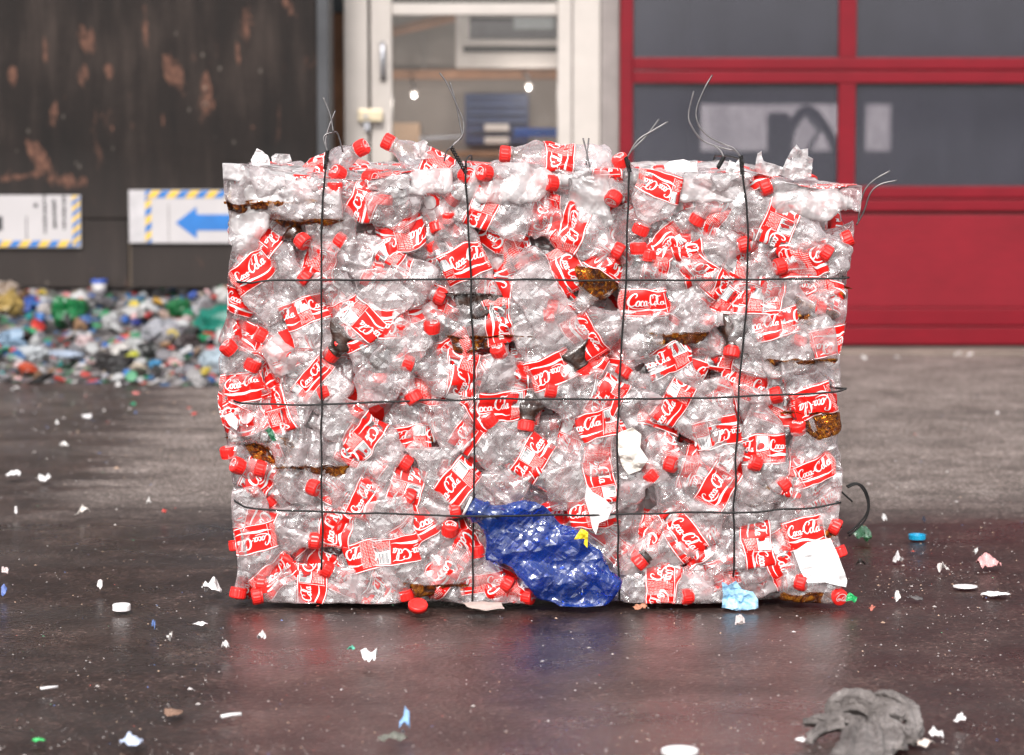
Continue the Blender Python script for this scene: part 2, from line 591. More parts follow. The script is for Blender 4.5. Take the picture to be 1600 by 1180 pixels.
def build_facade():
    beige = plain("beige_door_paint", (0.455, 0.41, 0.378), 0.5, var=0.07, scale=6, bump=0.1)
    taupe = plain("taupe_render", (0.24, 0.21, 0.20), 0.9, var=0.12, scale=10, bump=0.3)
    Y = 10.72
    X = lambda px: zx(px, 150, Y)[0]
    Z = lambda py: zx(0, py, Y)[1]
    o = MB().box(X(938), zx(968, 150)[0] - .002, Y - 0.05, Y + 0.3, 0, 3.1, bev=.004).build("building_wall", taupe)
    tag(o, "narrow taupe wall strip between beige door and red garage door", "wall")
    o = MB().box(-1.2, 4.6, YD - 0.02, YD + 0.3, 3.102, 3.9).build("building_wall", plain("upper_render", (0.36, 0.34, 0.33), 0.9, var=.1, scale=3))
    tag(o, "grey rendered wall above the doors, out of the picture's top", "wall")
    o = MB().box(4.302, 6.5, YD - 0.02, YD + 0.3, 0, 3.1).build("building_wall", taupe)
    tag(o, "taupe rendered wall to the right of the garage door", "wall")
    # --- glazed door
    t = thing("glazed_door", "beige framed glazed door behind the bale with brass lock", "door", (X(740), Y, 0))
    MB().box(X(539), X(576), Y - 0.05, Y + 0.08, 0.01, 3.1, bev=.004).build("frame_post", beige, t)
    MB().box(X(871), X(937), Y - 0.05, Y + 0.08, 0.01, 3.1, bev=.004).build("frame_post", beige, t)
    MB().box(X(892), X(895), Y - 0.053, Y - 0.049, 0.01, 3.09).build("frame_groove", plain("groove_dark", (0.16, .14, .13), .8), t)
    MB().box(X(580), X(613), Y - 0.035, Y + 0.05, 0.01, 3.0, bev=.004).build("leaf_stile", beige, t)
    MB().box(X(576.2), X(579.8), Y - 0.01, Y + 0.04, 0.01, 3.0).build("seam", plain("seam_black", (0.02, .018, .017), .9), t)
    zt0, zt1 = Z(24), Z(6)
    MB().box(X(613.5), X(870.5), Y - 0.03, Y + 0.05, zt0, zt1, bev=.004).build("transom", beige, t)
    MB().box(X(613.5), X(870.5), Y - 0.03, Y + 0.05, 0.02, 0.38, bev=.004).build("kick_panel", beige, t)
    gl = dusty_glass("door_glass", (0.14, 0.125, 0.115), 0.07, (0.93, 0.92, 0.91))
    MB().box(X(613.5), X(870.5), Y + 0.004, Y + 0.01, 0.381, zt0 - .001).build("glass_pane", gl, t)
    MB().box(X(613.5), X(870.5), Y + 0.004, Y + 0.01, zt1 + .001, 2.9).build("glass_pane", gl, t)
    st = plain("brushed_steel", (0.45, 0.45, 0.48), 0.35, metal=0.8)
    h = MB()
    h.tube([(X(599), Y - 0.05, Z(68)), (X(599), Y - 0.065, Z(74)), (X(599.5), Y - 0.065, Z(115)), (X(599.5), Y - 0.05, Z(121))], .010, 8)
    hd = h.build("door_handle", st, t, True)
    MB().box(X(595), X(604), Y - 0.045, Y - 0.036, Z(126), Z(117)).build("handle_foot", plain("rust_black", (0.03, .02, .018), .8), hd)
    br = plain("old_brass", (0.62, 0.52, 0.36), 0.4, metal=0.3, var=.2)
    lk = MB().box(X(561), X(599), Y - 0.075, Y - 0.052, Z(190), Z(171), bev=.004).build("lock", br, t)
    MB().tube([(X(573), Y - 0.08, Z(182)), (X(573), Y - 0.09, Z(182))], .008, 10).build("keyhole", st, lk)
    MB().box(X(570), X(579), Y - 0.07, Y - 0.052, Z(204), Z(191), bev=.002).build("latch", st, lk)
    MB().box(X(590), X(597), Y - 0.074, Y - 0.07, Z(186), Z(175)).build("screw_plate", plain("rusty_plate", (.3, .17, .08), .7), lk)

    # --- the lit cabin behind the glass
    wallm = plain("cabin_wall_board", (0.32, 0.29, 0.272), 0.85, var=0.08, scale=4, bump=0.15)
    wood = plain("pine_batten", (0.40, 0.21, 0.12), 0.6, var=0.25, scale=9)
    yb = 11.75
    XB = lambda px: zx(px, 150, yb)[0]
    ZB = lambda py: zx(0, py, yb)[1]
    r = thing("cabin_room", "small lit cabin room seen through the glazed door", "room", (X(740), yb, 0))
    MB().box(XB(560), XB(960), yb, yb + 0.05, 0, 2.4).build("back_wall", wallm, r)
    MB().box(XB(560) - .04, XB(560), 10.82, yb + .05, 0, 2.4).build("side_wall", wallm, r)
    MB().box(XB(960), XB(960) + .04, 10.82, yb + .05, 0, 2.4).build("side_wall", wallm, r)
    MB().box(XB(560) - .04, XB(960) + .04, 10.82, yb + .05, 2.4, 2.45).build("cabin_ceiling", wallm, r)
    r["kind"] = "structure"
    w2 = MB()
    o = MB().box(XB(560) + .01, XB(960) - .01, yb - 0.05, yb - .001, ZB(124), ZB(109), bev=.003).build("wooden_shelf", wood)
    tag(o, "pine shelf rail under the air conditioner in the cabin", "shelf")
    mb = MB()
    a, b = P(600, 52, yb - .08), P(712, 26, yb - .08)
    mb.tube([a, b], 0.022, 4)
    o = mb.build("wooden_brace", wood)
    tag(o, "slanting brown wooden brace at the cabin's upper left", "brace")
    o = MB().tube([P(660, 30, yb - .04), P(662, 115, yb - .04)], .006, 6).build("pipe", plain("grey_pipe", (.3, .28, .27), .5))
    tag(o, "thin grey pipe down the cabin wall", "pipe")
    # air conditioner
    white = plain("ac_white", (0.62, 0.58, 0.56), 0.45, var=.05)
    dark = plain("ac_dark", (0.015, 0.015, 0.017), 0.5)
    grey = plain("ac_grey", (0.17, 0.17, 0.19), 0.45)
    ya = yb - 0.25
    XA = lambda px: zx(px, 60, ya)[0]
    ZA = lambda py: zx(0, py, ya)[1]
    ac = thing("air_conditioner", "boxy white air conditioner with dark louvre slots above the shelf", "air conditioner", (XA(800), ya, ZA(105)))
    MB().box(XA(712), XA(920), ya, yb - .052, ZA(106), ZA(23), bev=.006).build("housing", white, ac)
    MB().box(XA(734), XA(915), ya - .008, ya - .001, ZA(60), ZA(27)).build("front_grille", grey, ac)
    MB().box(XA(734), XA(800), ya - .013, ya - .009, ZA(33), ZA(27)).build("slot", dark, ac)
    MB().box(XA(724), XA(915), ya - .013, ya - .002, ZA(82), ZA(73)).build("slot", dark, ac)
    MB().box(XA(724), XA(915), ya - .03, ya - .002, ZA(71), ZA(63), bev=.003).build("louvre", white, ac)
    MB().box(XA(803), XA(866), ya - .018, ya - .009, ZA(46), ZA(28), bev=.003).build("control_panel", plain("panel_pale", (.42, .46, .48), .4), ac)
    # blue rack, cardboard, blue strip
    bl = plain("rack_blue", (0.028, 0.048, 0.135), 0.5, var=.2)
    yr = yb - 0.12
    XR = lambda px: zx(px, 180, yr)[0]
    ZR = lambda py: zx(0, py, yr)[1]
    rk = thing("wall_rack", "navy blue wall rack with pale trays inside the cabin", "rack", (XR(780), yr, ZR(225)))
    MB().box(XR(726), XR(826), yr + .04, yb - .002, ZR(226), ZR(146), bev=.004).build("back_board", bl, rk)
    for py in (150, 163, 176, 189, 203):
        MB().box(XR(730), XR(822), yr + .01, yr + .039, ZR(py + 3), ZR(py), bev=.002).build("slat", plain("rack_blue_light", (.06, .09, .19), .5), rk)
    for py in (194, 214):
        MB().box(XR(757), XR(795), yr - .01, yr + .009, ZR(py + 11), ZR(py), bev=.003).build("tray", white, rk)
    cb = plain("cardboard", (0.50, 0.36, 0.25), 0.8, var=.1)
    o = MB().box(XR(612), XR(656), yr, yr + .1, ZR(250), ZR(192), bev=.004)
    o.box(XR(632), XR(636), yr - .001, yr - .0002, ZR(249), ZR(193))
    o = o.build("cardboard_box", cb)
    tag(o, "brown cardboard box at the left of the cabin", "box")
    o = MB().box(XR(803), XR(905), 11.0, 11.03, zx(0, 214, 11.0)[1], zx(0, 200, 11.0)[1], bev=.003).build("blue_rail", plain("rail_blue", (.008, .12, .55), .4))
    tag(o, "bright blue bar behind the door glass on the right", "bar")
    o = MB().tube([P(655, 217, 11.1), P(720, 214, 11.1)], .008, 8).build("steel_bar", st)
    tag(o, "short steel bar low behind the door glass", "bar")
    o = MB().box(XR(612), XR(900), yr - .15, yr - .01, ZR(246), ZR(236), bev=.003).build("work_bench", wood)
    tag(o, "wooden bench top low inside the cabin", "bench")
    # two lit lamps
    em = NT("lamp_bulb")
    e = em.set(em.n("ShaderNodeEmission"), Color=(1, .96, .9), Strength=14.0)
    em.link(e.outputs[0], em.out.inputs["Surface"])
    for px, py, lab in ((647, 150, "small lit spot lamp at the left of the cabin wall"), (826, 138, "small lit spot lamp at the right of the cabin wall")):
        yl = yb - 0.3
        c = P(px, py, yl)
        s = thing("spot_lamp", lab, "lamp", c, "spot lamps in the cabin")
        b = MB()
        b.lathe([(.001, -.007), (.006, -.004), (.007, 0), (.005, .005), (.001, .007)], 12, c, (0, 0, 1))
        b.build("bulb", em.m, s, True)
        MB().tube([c + (0, .005, .012), c + (0.002, .02, .04), c + (-.01, .06, .06), c + (-.02, .25, .055)], .006, 6).build("arm", st, s, True)
        MB().lathe([(.007, .008), (.012, .004), (.014, .012), (.008, .022)], 12, c, (0, 0, 1)).build("lamp_shade", white, s, True)
        ld = bpy.data.lights.new("spot_lamp_light", 'POINT')
        ld.energy, ld.shadow_soft_size, ld.color = 1.5, .03, (1, .93, .86)
        lo = bpy.data.objects.new("spot_lamp_light", ld)
        COL.objects.link(lo)
        lo.parent = s
        lo.location = (0, -.06, -0.03)

    # --- hall behind the red door, open at its far end
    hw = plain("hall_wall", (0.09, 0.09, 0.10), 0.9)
    h = thing("hall_wall", "dim grey hall behind the garage door with far opening", "hall", (2.5, 14, 0))
    h["kind"] = "structure"
    yh = 17.0
    ax, az = zx(1026, 236, yh)
    bx, bz = zx(1395, 163, yh)
    x0, x1 = 0.75, 4.5
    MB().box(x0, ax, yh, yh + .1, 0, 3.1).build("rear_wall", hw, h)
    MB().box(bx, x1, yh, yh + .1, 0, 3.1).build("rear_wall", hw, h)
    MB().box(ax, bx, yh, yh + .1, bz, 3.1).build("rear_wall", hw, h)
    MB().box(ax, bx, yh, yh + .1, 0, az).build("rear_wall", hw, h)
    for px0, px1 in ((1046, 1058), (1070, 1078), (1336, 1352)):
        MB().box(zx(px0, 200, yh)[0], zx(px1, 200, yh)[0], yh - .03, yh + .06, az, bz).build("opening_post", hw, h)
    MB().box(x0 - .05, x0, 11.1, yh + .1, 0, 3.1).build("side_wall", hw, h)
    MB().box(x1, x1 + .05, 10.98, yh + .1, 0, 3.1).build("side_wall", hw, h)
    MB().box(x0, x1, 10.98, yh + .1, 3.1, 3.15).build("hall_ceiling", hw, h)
    o = MB().box(-4, 14, 27, 27.3, 0, 2.2).build("rear_yard_wall", plain("pale_wall", (.80, .70, .70), .9, var=.08, scale=2))
    tag(o, "pale wall in the light beyond the far hall opening", "wall")
    # excavator silhouette inside the hall
    ye = 14.2
    ex = thing("excavator", "dark excavator with bent boom standing in the hall", "excavator", P(1240, 300, ye))
    mk = plain("machine_dark", (.05, .05, .055), .6)
    q = lambda px, py: P(px, py, ye)
    MB().tube(smooth_path([q(1228, 245), q(1236, 200), q(1262, 172), q(1290, 200), q(1312, 248)], 6), .028, 6).build("boom", mk, ex, True)
    MB().tube([q(1312, 246), q(1306, 262)], .03, 6).build("bucket", mk, ex)
    c0, c1 = q(1206, 250), q(1232, 176)
    MB().box(c0[0], c1[0], ye - .1, ye + .3, c0[2], c1[2], bev=.02).build("cab", mk, ex)
    MB().tube([q(1262, 182), q(1280, 205), q(1262, 236)], .012, 6).build("hydraulic_hose", mk, ex, True)
    c0, c1 = q(1160, 345), q(1330, 244)
    MB().box(c0[0], c1[0], ye - .2, ye + .5, 0.05, c1[2], bev=.03).build("tracks", mk, ex)
    # --- left: post zone beside the steel wall
    o = MB().box(zx(516, 100, 10.8)[0], zx(539, 100, 10.8)[0], 10.8, 10.95, 0, zx(0, 20, 10.8)[1], bev=.004).build("wooden_post", plain("brown_timber", (.17, .075, .035), .7, var=.3, scale=7))
    tag(o, "brown timber post squeezed beside the beige door frame", "post")
    o = MB().box(zx(516, 100, 10.8)[0], zx(539, 100, 10.8)[0], 10.79, 10.97, zx(0, 19, 10.8)[1], 3.1).build("post_bracket", plain("bracket_dark", (.05, .055, .06), .6, metal=.4))
    tag(o, "dark metal bracket capping the brown timber post", "bracket")
    o = MB().box(-6.5, zx(539, 100, 10.8)[0], 12.4, 12.5, 0, 3.9).build("building_wall", plain("bay_dark", (.02, .018, .018), .95))
    tag(o, "black rear wall of the waste bay behind the steel wall", "wall")
    o = MB().box(zx(539, 100, 10.9)[0] - .02, zx(539, 100, 10.9)[0], 10.97, 12.4, 0, 3.9).build("building_wall", plain("bay_dark_side", (.03, .028, .028), .95))
    tag(o, "black side wall closing the waste bay", "wall")


build_facade()
YW = 10.35           # face of the dark steel wall


def steel_wall_mat():
    k = NT("blackened_steel")
    co = k.n("ShaderNodeNewGeometry").outputs["Position"]
    sep = k.n("ShaderNodeSeparateXYZ")
    k.link(co, sep.inputs[0])
    big = k.noise(co, 1.6, 6, 0.65)
    streak = k.noise(k.mapping(co, (9, 1, 1.1)), 2.0, 5, 0.6)
    fine = k.noise(co, 40, 5, 0.7)
    s = k.math('ADD', k.math('MULTIPLY', big, 0.5), k.math('MULTIPLY', streak, 0.5))
    c = k.ramp(s, [(0.36, (0.0042, 0.0027, 0.0022)), (0.52, (0.0110, 0.0069, 0.0056)), (0.70, (0.036, 0.025, 0.0205))])
    pale = k.set(k.n("ShaderNodeMapRange"), Value=k.math('ADD', sep.outputs[2], k.math('MULTIPLY', big, 0.5)))
    for nm, v in (("From Min", 0.62), ("From Max", 1.0), ("To Min", 0.5), ("To Max", 0.0)):
        pale.inputs[nm].default_value = v
    c = k.mix(pale.outputs[0], c, (0.046, 0.037, 0.034))
    rm = k.noise(k.mapping(co, (7, 1, 2.6)), 1.5, 5, 0.62, 0.5)
    rust = k.ramp(rm, [(0.64, 0.0), (0.70, 0.8)])
    # bare patches where the paint has been torn off
    def patch(px, py, rx, rz, rot=0.0):
        x, z = zx(px, py, YW)
        ca, sa = math.cos(rot), math.sin(rot)
        dx = k.math('SUBTRACT', sep.outputs[0], x)
        dz = k.math('SUBTRACT', sep.outputs[2], z)
        a = k.math('DIVIDE', k.math('ADD', k.math('MULTIPLY', dx, ca), k.math('MULTIPLY', dz, sa)), rx)
        b = k.math('DIVIDE', k.math('ADD', k.math('MULTIPLY', dx, -sa), k.math('MULTIPLY', dz, ca)), rz)
        d = k.math('MULTIPLY', k.math('ADD', k.math('MULTIPLY', a, a), k.math('MULTIPLY', b, b)), 0.45)
        return k.math('SUBTRACT', 1.0, d, clamp=True)
    acc = None
    for q in ((137, 62, .03, .06, .3), (228, 42, .013, .10, 0), (271, 112, .035, .08, .5), (322, 142, .022, .12, -.08), (321, 164, .03, .03, 0),
              (386, 35, .025, .07, -.1), (372, 82, .012, .045, .1), (63, 250, .035, .08, .5), (83, 178, .018, .06, -.2), (130, 120, .02, .05, 0),
              (170, 112, .02, .03, 0), (40, 275, .12, .015, .15), (100, 282, .09, .03, -.1), (72, 75, .012, .05, 0), (175, 200, .012, .012, 0), (394, 200, .012, .012, 0),
              (20, 118, .02, .04, 0), (450, 5, .02, .05, .5), (255, 190, .01, .03, 0)):
        p = patch(*q)
        acc = p if acc is None else k.math('MAXIMUM', acc, p)
    pn = k.noise(k.mapping(co, (2.2, 1, 0.8)), 13, 6, 0.75, 0.4)
    pm = k.math('ADD', k.math('MULTIPLY', acc, 0.9), k.math('MULTIPLY', k.math('SUBTRACT', pn, 0.5), 2.4))
    pm = k.math('MULTIPLY', k.ramp(pm, [(0.56, 0.0), (0.86, 0.6)]), k.ramp(acc, [(0.0, 0.0), (0.25, 1.0)]))
    rcol = k.ramp(fine, [(0.35, (0.07, 0.030, 0.020)), (0.65, (0.24, 0.11, 0.072))])
    tot = k.math('MAXIMUM', k.math('MULTIPLY', rust, 0.35), pm)
    c = k.mix(tot, c, rcol)
    speck = k.ramp(k.voro(k.mapping(co, (1, 1, 0.7)), 16), [(0.05, 1.0), (0.12, 0.0)])
    sp2 = k.ramp(k.noise(co, 3.1, 2, .5), [(.52, 0.), (.62, 1.)])
    c = k.mix(k.math('MULTIPLY', k.math('MULTIPLY', speck, sp2), 0.3), c, (0.30, 0.26, 0.22))
    k.principled(Base_Color=c, Roughness=0.6, Normal=k.bump(k.math('ADD', fine, big), 0.25, 0.006)).inputs["Specular IOR Level"].default_value = 0.22
    return k.m


def build_steel_wall():
    m = steel_wall_mat()
    zb = zx(0, 450, YW)[1]
    xr = zx(496, 200, YW)[0]
    zs = zx(0, 343, YW)[1]
    t = thing("steel_wall", "blackened steel wall with rust patches above the waste heap", "wall", (-3, YW, zb))
    MB().box(-6.0, xr, YW, YW + .05, zs + .002, 3.4, bev=.004).build("upper_plate", m, t)
    xa, xb = zx(200, 400, YW)[0], zx(205, 400, YW)[0]
    MB().box(-6.0, xa, YW + .006, YW + .056, zb, zs - .002, bev=.004).build("lower_plate", m, t)
    MB().box(xb, xr, YW + .004, YW + .054, zb, zs - .002, bev=.004).build("lower_plate", m, t)
    MB().box(xa, xb, YW + .02, YW + .05, zb + .001, zs - .003).build("seam_strip", plain("seam_rust", (.10, .075, .055), .8), t)
    MB().box(xr + .001, zx(515, 200, YW)[0], YW - .03, YW + .25, 0, 3.4, bev=.004).build("end_post", plain("grey_steel_post", (.052, .053, .058), .5, metal=.3, var=.25, scale=4), t)
    c = P(321, 164, YW)
    MB().lathe([(.012, -.004), (.014, .002), (.006, .003), (.005, -.002)], 14, c, (0, -1, 0)).build("bolt", plain("bolt_rust", (.12, .06, .04), .7), t)
    MB().lathe([(.006, 0), (.006, .006)], 8, c + np.array((0, -.001, 0)), (0, -1, 0)).build("bolt_hole", plain("hole", (.005, .004, .004), .9), t)
    # --- the two hazard signs
    yel = plain("sign_yellow", (0.62, 0.40, 0.045), 0.55, var=.12)
    blu = plain("sign_blue", (0.012, 0.13, 0.40), 0.5, var=.1)
    wh = plain("sign_white", (0.42, 0.395, 0.40), 0.5, var=.06, scale=5)
    blk = plain("sign_black", (0.03, 0.03, 0.032), 0.6)
    X = lambda px: zx(px, 345, YW)[0]
    Z = lambda py: zx(0, py, YW)[1]

    def stripes(b, x0, x1, z0, z1, vertical, w, slant, y, first):
        """diagonal blue and yellow blocks clipped to a strip"""
        n = int(((z1 - z0) if vertical else (x1 - x0)) / w) + 3
        lo = (z0 if vertical else x0) - w
        span = (x1 - x0) if vertical else (z1 - z0)
        for q in range(n):
            a0, a1 = lo + q * w, lo + (q + 1) * w
            mx = (z1 if vertical else x1)
            mn = (z0 if vertical else x0)
            cl = lambda v: min(max(v, mn), mx)
            pts = [(cl(a0), 0), (cl(a1), 0), (cl(a1 + slant * span), 1), (cl(a0 + slant * span), 1)]
            if abs(pts[1][0] - pts[0][0]) + abs(pts[2][0] - pts[3][0]) < 1e-4:
                continue
            vs = []
            for s_, e in pts:
                vs.append((x0 + e * (x1 - x0), y, s_) if vertical else (s_, y, z0 + e * (z1 - z0)))
            b.add(vs, [(0, 1, 2, 3)], (q + first) % 2)

    # left sign
    t = thing("warning_sign", "white sign with sideways small print at the picture's left edge", "sign", (X(60), YW, Z(345)))
    MB().box(-2.1, X(127), YW - .012, YW - .001, Z(387), Z(305), bev=.002).build("board", wh, t)
    b = MB()
    y = YW - .0135
    stripes(b, X(114), X(125.5), Z(385.5), Z(306), True, .021, 1.0, y, 0)
    stripes(b, -2.09, X(113.8), Z(385.5), Z(376), False, .036, 1.0, y, 1)
    b.build("hazard_border", [blu, yel], t)
    b = MB()
    r2 = random.Random(3)
    for px, py0, py1, w in ((71, 305, 362, 4), (86, 312, 350, 5), (101, 306, 358, 4)):
        py = py0
        while py < py1:
            h = r2.uniform(3, 7)
            b.box(X(px - w / 2 + r2.uniform(-.5, .5)), X(px + w / 2 + r2.uniform(-1, 1)), y, y + .001, Z(py + h), Z(py))
            py += h + r2.uniform(1.0, 2.2)
    b.box(X(54), X(60), y, y + .001, Z(324), Z(318))
    b.box(X(41.5), X(43), y, y + .001, Z(374), Z(338))
    b.box(X(-4), X(5), y, y + .001, Z(360), Z(338))
    b.build("printed_text", blk, t)
    # right sign with the arrow
    t = thing("arrow_sign", "white sign with a blue arrow pointing left, yellow-blue hazard border", "sign", (X(280), YW, Z(340)))
    MB().box(X(202), X(470), YW - .012, YW - .001, Z(380), Z(297), bev=.002).build("board", wh, t)
    MB().box(X(203), X(227), YW - .0135, YW - .0125, Z(379), Z(298)).build("plain_edge", plain("sign_grey", (.42, .40, .41), .5), t)
    b = MB()
    stripes(b, X(228), X(237), Z(379), Z(309.5), True, .03, 1.0, y, 0)
    stripes(b, X(228), X(468), Z(309), Z(298), False, .036, 1.0, y, 0)
    b.build("hazard_border", [blu, yel], t)
    b = MB()
    a = [(275, 348), (308, 323), (308, 335), (440, 335), (440, 360), (308, 360), (308, 373)]
    b.add([(X(px), y - .0005, Z(py)) for px, py in a], [(0, 1, 6), (2, 3, 4, 5)])
    b.build("arrow", blu, t)
    b = MB()
    b.box(X(263.5), X(265), y, y + .001, Z(378), Z(318))
    b.build("printed_line", plain("line_grey", (.22, .2, .2), .6), t)


build_steel_wall()


# ================================================================== LABEL ARTWORK (flat, in metres: x along the print, y up)
def strip(points, closed=False, n=5):
    """a pen stroke of varying width -> quad strip"""
    p = np.array([q[:2] for q in points], float)
    w = np.array([q[2] for q in points], float)
    pw = smooth_path(np.column_stack([p, w]), n)
    p, w = pw[:, :2], pw[:, 2]
    t = np.gradient(p, axis=0)
    t /= np.linalg.norm(t, axis=1)[:, None] + 1e-9
    nn = np.column_stack([-t[:, 1], t[:, 0]])
    v = np.empty((2 * len(p), 2))
    v[0::2], v[1::2] = p + nn * w[:, None] / 2, p - nn * w[:, None] / 2
    f = [(2 * i, 2 * i + 1, 2 * i + 3, 2 * i + 2) for i in range(len(p) - 1)]
    return v, f


def oval(cx, cy, rx, ry, w, slant=0.25):
    pts = []
    for a in np.linspace(0, 2 * np.pi, 13):
        y = ry * math.sin(a)
        pts.append((cx + rx * math.cos(a) + slant * y, cy + y, w * (0.75 + 0.45 * abs(math.cos(a)))))
    return pts


def big_c(x):
    return [(x + .56, .66, .05), (x + .66, .80, .07), (x + .58, .95, .08), (x + .40, .93, .11), (x + .22, .72, .16), (x + .12, .42, .18),
            (x + .16, .15, .15), (x + .31, .02, .11), (x + .48, .08, .08), (x + .60, .22, .05)]


LOGO_STROKES = [
    big_c(0),
    [(0.20, .04, .05), (0.42, -.12, .09), (0.85, -.20, .08), (1.35, -.12, .03)],
    oval(0.75, .23, .12, .20, .095),
    [(1.13, .32, .08), (1.08, .43, .07), (0.97, .36, .10), (0.92, .20, .11), (0.97, .05, .09), (1.08, .05, .06), (1.18, .16, .04)],
    oval(1.30, .22, .11, .19, .09), [(1.47, .43, .07), (1.42, .2, .11), (1.44, .05, .08), (1.55, .12, .04)],
    [(1.54, .25, .07), (1.72, .30, .07)],
    big_c(1.68), [(2.24, .95, .04), (2.55, 1.06, .08), (2.9, .98, .07), (3.15, 1.06, .03)],
    oval(2.45, .23, .12, .20, .095),
    [(2.60, .2, .05), (2.76, .6, .06), (2.82, .86, .07), (2.73, .93, .08), (2.66, .72, .11), (2.62, .35, .12), (2.65, .07, .09), (2.76, .07, .05), (2.84, .16, .03)],
    oval(2.97, .22, .11, .19, .09), [(3.14, .43, .07), (3.09, .2, .11), (3.11, .05, .08), (3.24, .14, .03)],
]
LOGO_STROKES = [strip(s, n=3) for s in LOGO_STROKES]
PERIM, LABH = 2 * math.pi * 0.0315, 0.064
ART = []       # (verts[(s,t)], faces, material index, height level); s, t as fractions of label


def art(v, f, mi, lev):
    ART.append((np.asarray(v, float), f, mi, lev))


def art_rect(s0, s1, t0, t1, mi, lev, cuts=None):
    n = max(1, int(abs(s1 - s0) * PERIM / 0.006)) if cuts is None else cuts
    s = np.linspace(s0, s1, n + 1)
    v = np.concatenate([np.column_stack([s, 0 * s + t0]), np.column_stack([s, 0 * s + t1])])
    art(v, [(i, i + 1, n + 2 + i, n + 1 + i) for i in range(n)], mi, lev)


def make_art():
    u = 0.0215
    for c in (0.0, 0.5):
        for q, (v, f) in enumerate(LOGO_STROKES):
            x = (v[:, 0] - 1.62) * u
            y = (v[:, 1] - 0.30) * u * 1.12 + 0.0045
            art(np.column_stack([c + x / PERIM, 0.5 + y / LABH]), f, 1, 2 + 0.25 * q)
        wv = [(-1.75, -.62, .03), (-1.2, -.78, .20), (-.5, -.72, .26), (.3, -.78, .18), (1.1, -.92, .12), (1.75, -.84, .03)]
        v, f = strip(wv, n=3)
        art(np.column_stack([c + v[:, 0] * u / PERIM, 0.5 + (v[:, 1] * u + 0.0022) / LABH]), f, 1, 2)
    art_rect(-0.5, 0.5, 0.955, 0.985, 1, 1, 40)
    art_rect(-0.5, 0.5, 0.015, 0.04, 1, 1, 40)
    # back panel: bar code box, dots and fine print
    art_rect(0.205, 0.325, 0.50, 0.93, 1, 1)
    x = 0.212
    r = random.Random(5)
    while x < 0.316:
        w = r.choice((.0025, .004, .006))
        art_rect(x, x + w, 0.55, 0.90, 3, 2, 1)
        x += w + r.choice((.0025, .004, .0055))
    t = 0.44
    while t > 0.1:
        a = 0.205
        while a < 0.315:
            w = r.uniform(.012, .05)
            art_rect(a, min(a + w, .325), t, t + .022, 2, 1, 1)
            a += w + .006
        t -= .046
    # side panel: columns of small print with a white table
    for s0, s1 in ((-.34, -.262), (-.255, -.18)):
        t = 0.9
        while t > 0.1:
            a = s0
            while a < s1 - .006:
                w = r.uniform(.01, .035)
                art_rect(a, min(a + w, s1), t, t + .022, 2, 1, 1)
                a += w + .006
            t -= .047
    art_rect(-.172, -.168, .08, .92, 1, 1, 1)
    art_rect(.192, .196, .08, .92, 1, 1, 1)
    art_rect(.335, .339, .08, .92, 1, 1, 1)


make_art()
_av, _af, _am, _al = [], [], [], []
_b = 0
for v_, f_, m_, l_ in ART:
    _av.append(v_)
    _al.append(np.full(len(v_), l_))
    for q in f_:
        _af.append(tuple(i + _b for i in q))
        _am.append(m_)
    _b += len(v_)
ART_V, ART_L, ART_F, ART_M = np.concatenate(_av), np.concatenate(_al), np.array(_af), np.array(_am)

# ================================================================== CRUSHED BOTTLES
PROF_U = np.array([0, .008, .03, .10, .20, .28, .34, .36, .62, .64, .70, .76, .82, .87, .905, .915, .93, .94, 1.0])
PROF_R = np.array([.016, .0245, .0300, .0322, .0318, .0298, .0308, .0315, .0315, .0322, .0312, .0275, .0210, .0155, .0130, .0152, .0152, .0126, .0124]) / .0315
NA = 38
US = np.concatenate([[0, .008, .03], np.linspace(.07, .34, 11), np.linspace(.365, .62, 11), [.645, .67, .70, .73, .76, .79, .82, .85, .88, .905, .915, .93, .94, 1.0]])
YF, YBACK = 5.0, 5.72
ZTOP = P(800, 262, YF)[2]


def xl(z):
    return -0.516 + 0.012 * np.sin(z * 9 + 1) - 0.010 * (z > .66)


def xr(z):
    return 0.592 + 0.028 * np.clip(z / ZTOP, 0, 1) ** 2 + 0.006 * np.sin(z * 11)


def softmax0(d, w):
    """max(0,d) with a rounded corner of width w"""
    return np.where(d > 6 * w, d, w * np.log1p(np.exp(np.clip(d / w, -40, 40))))


def bale_press(p, seed=0):
    """press a point cloud flat against the faces of the bale"""
    p = p.copy()
    wv = 0.006 * vnoise(np.stack([p[..., 0] * 7, p[..., 2] * 7, p[..., 1] * 2], -1), 91)
    p[..., 1] = YF + wv + softmax0(p[..., 1] - YF - wv, 0.004)
    l = xl(p[..., 2]) + .011 * vnoise(np.stack([p[..., 1] * 8, p[..., 2] * 13, p[..., 2] * 3], -1), 71)
    p[..., 0] = l + softmax0(p[..., 0] - l, 0.004)
    r = xr(p[..., 2]) + .011 * vnoise(np.stack([p[..., 1] * 8, p[..., 2] * 13, p[..., 2] * 3], -1), 72)
    p[..., 0] = r - softmax0(r - p[..., 0], 0.004)
    p[..., 2] = 0.004 + softmax0(p[..., 2] - 0.004, 0.003)
    zt = ZTOP - .006 - .026 * np.clip((p[..., 0] - .42) / .14, 0, 1) + .022 * vnoise(np.stack([p[..., 0] * 8, p[..., 1] * 8, p[..., 0] * 3], -1), 61)
    p[..., 2] = zt - softmax0(zt - p[..., 2], 0.004)
    return p


def floor_press(p, seed=0):
    p = p.copy()
    p[..., 2] = 0.003 + softmax0(p[..., 2] - 0.003, 0.002)
    return p


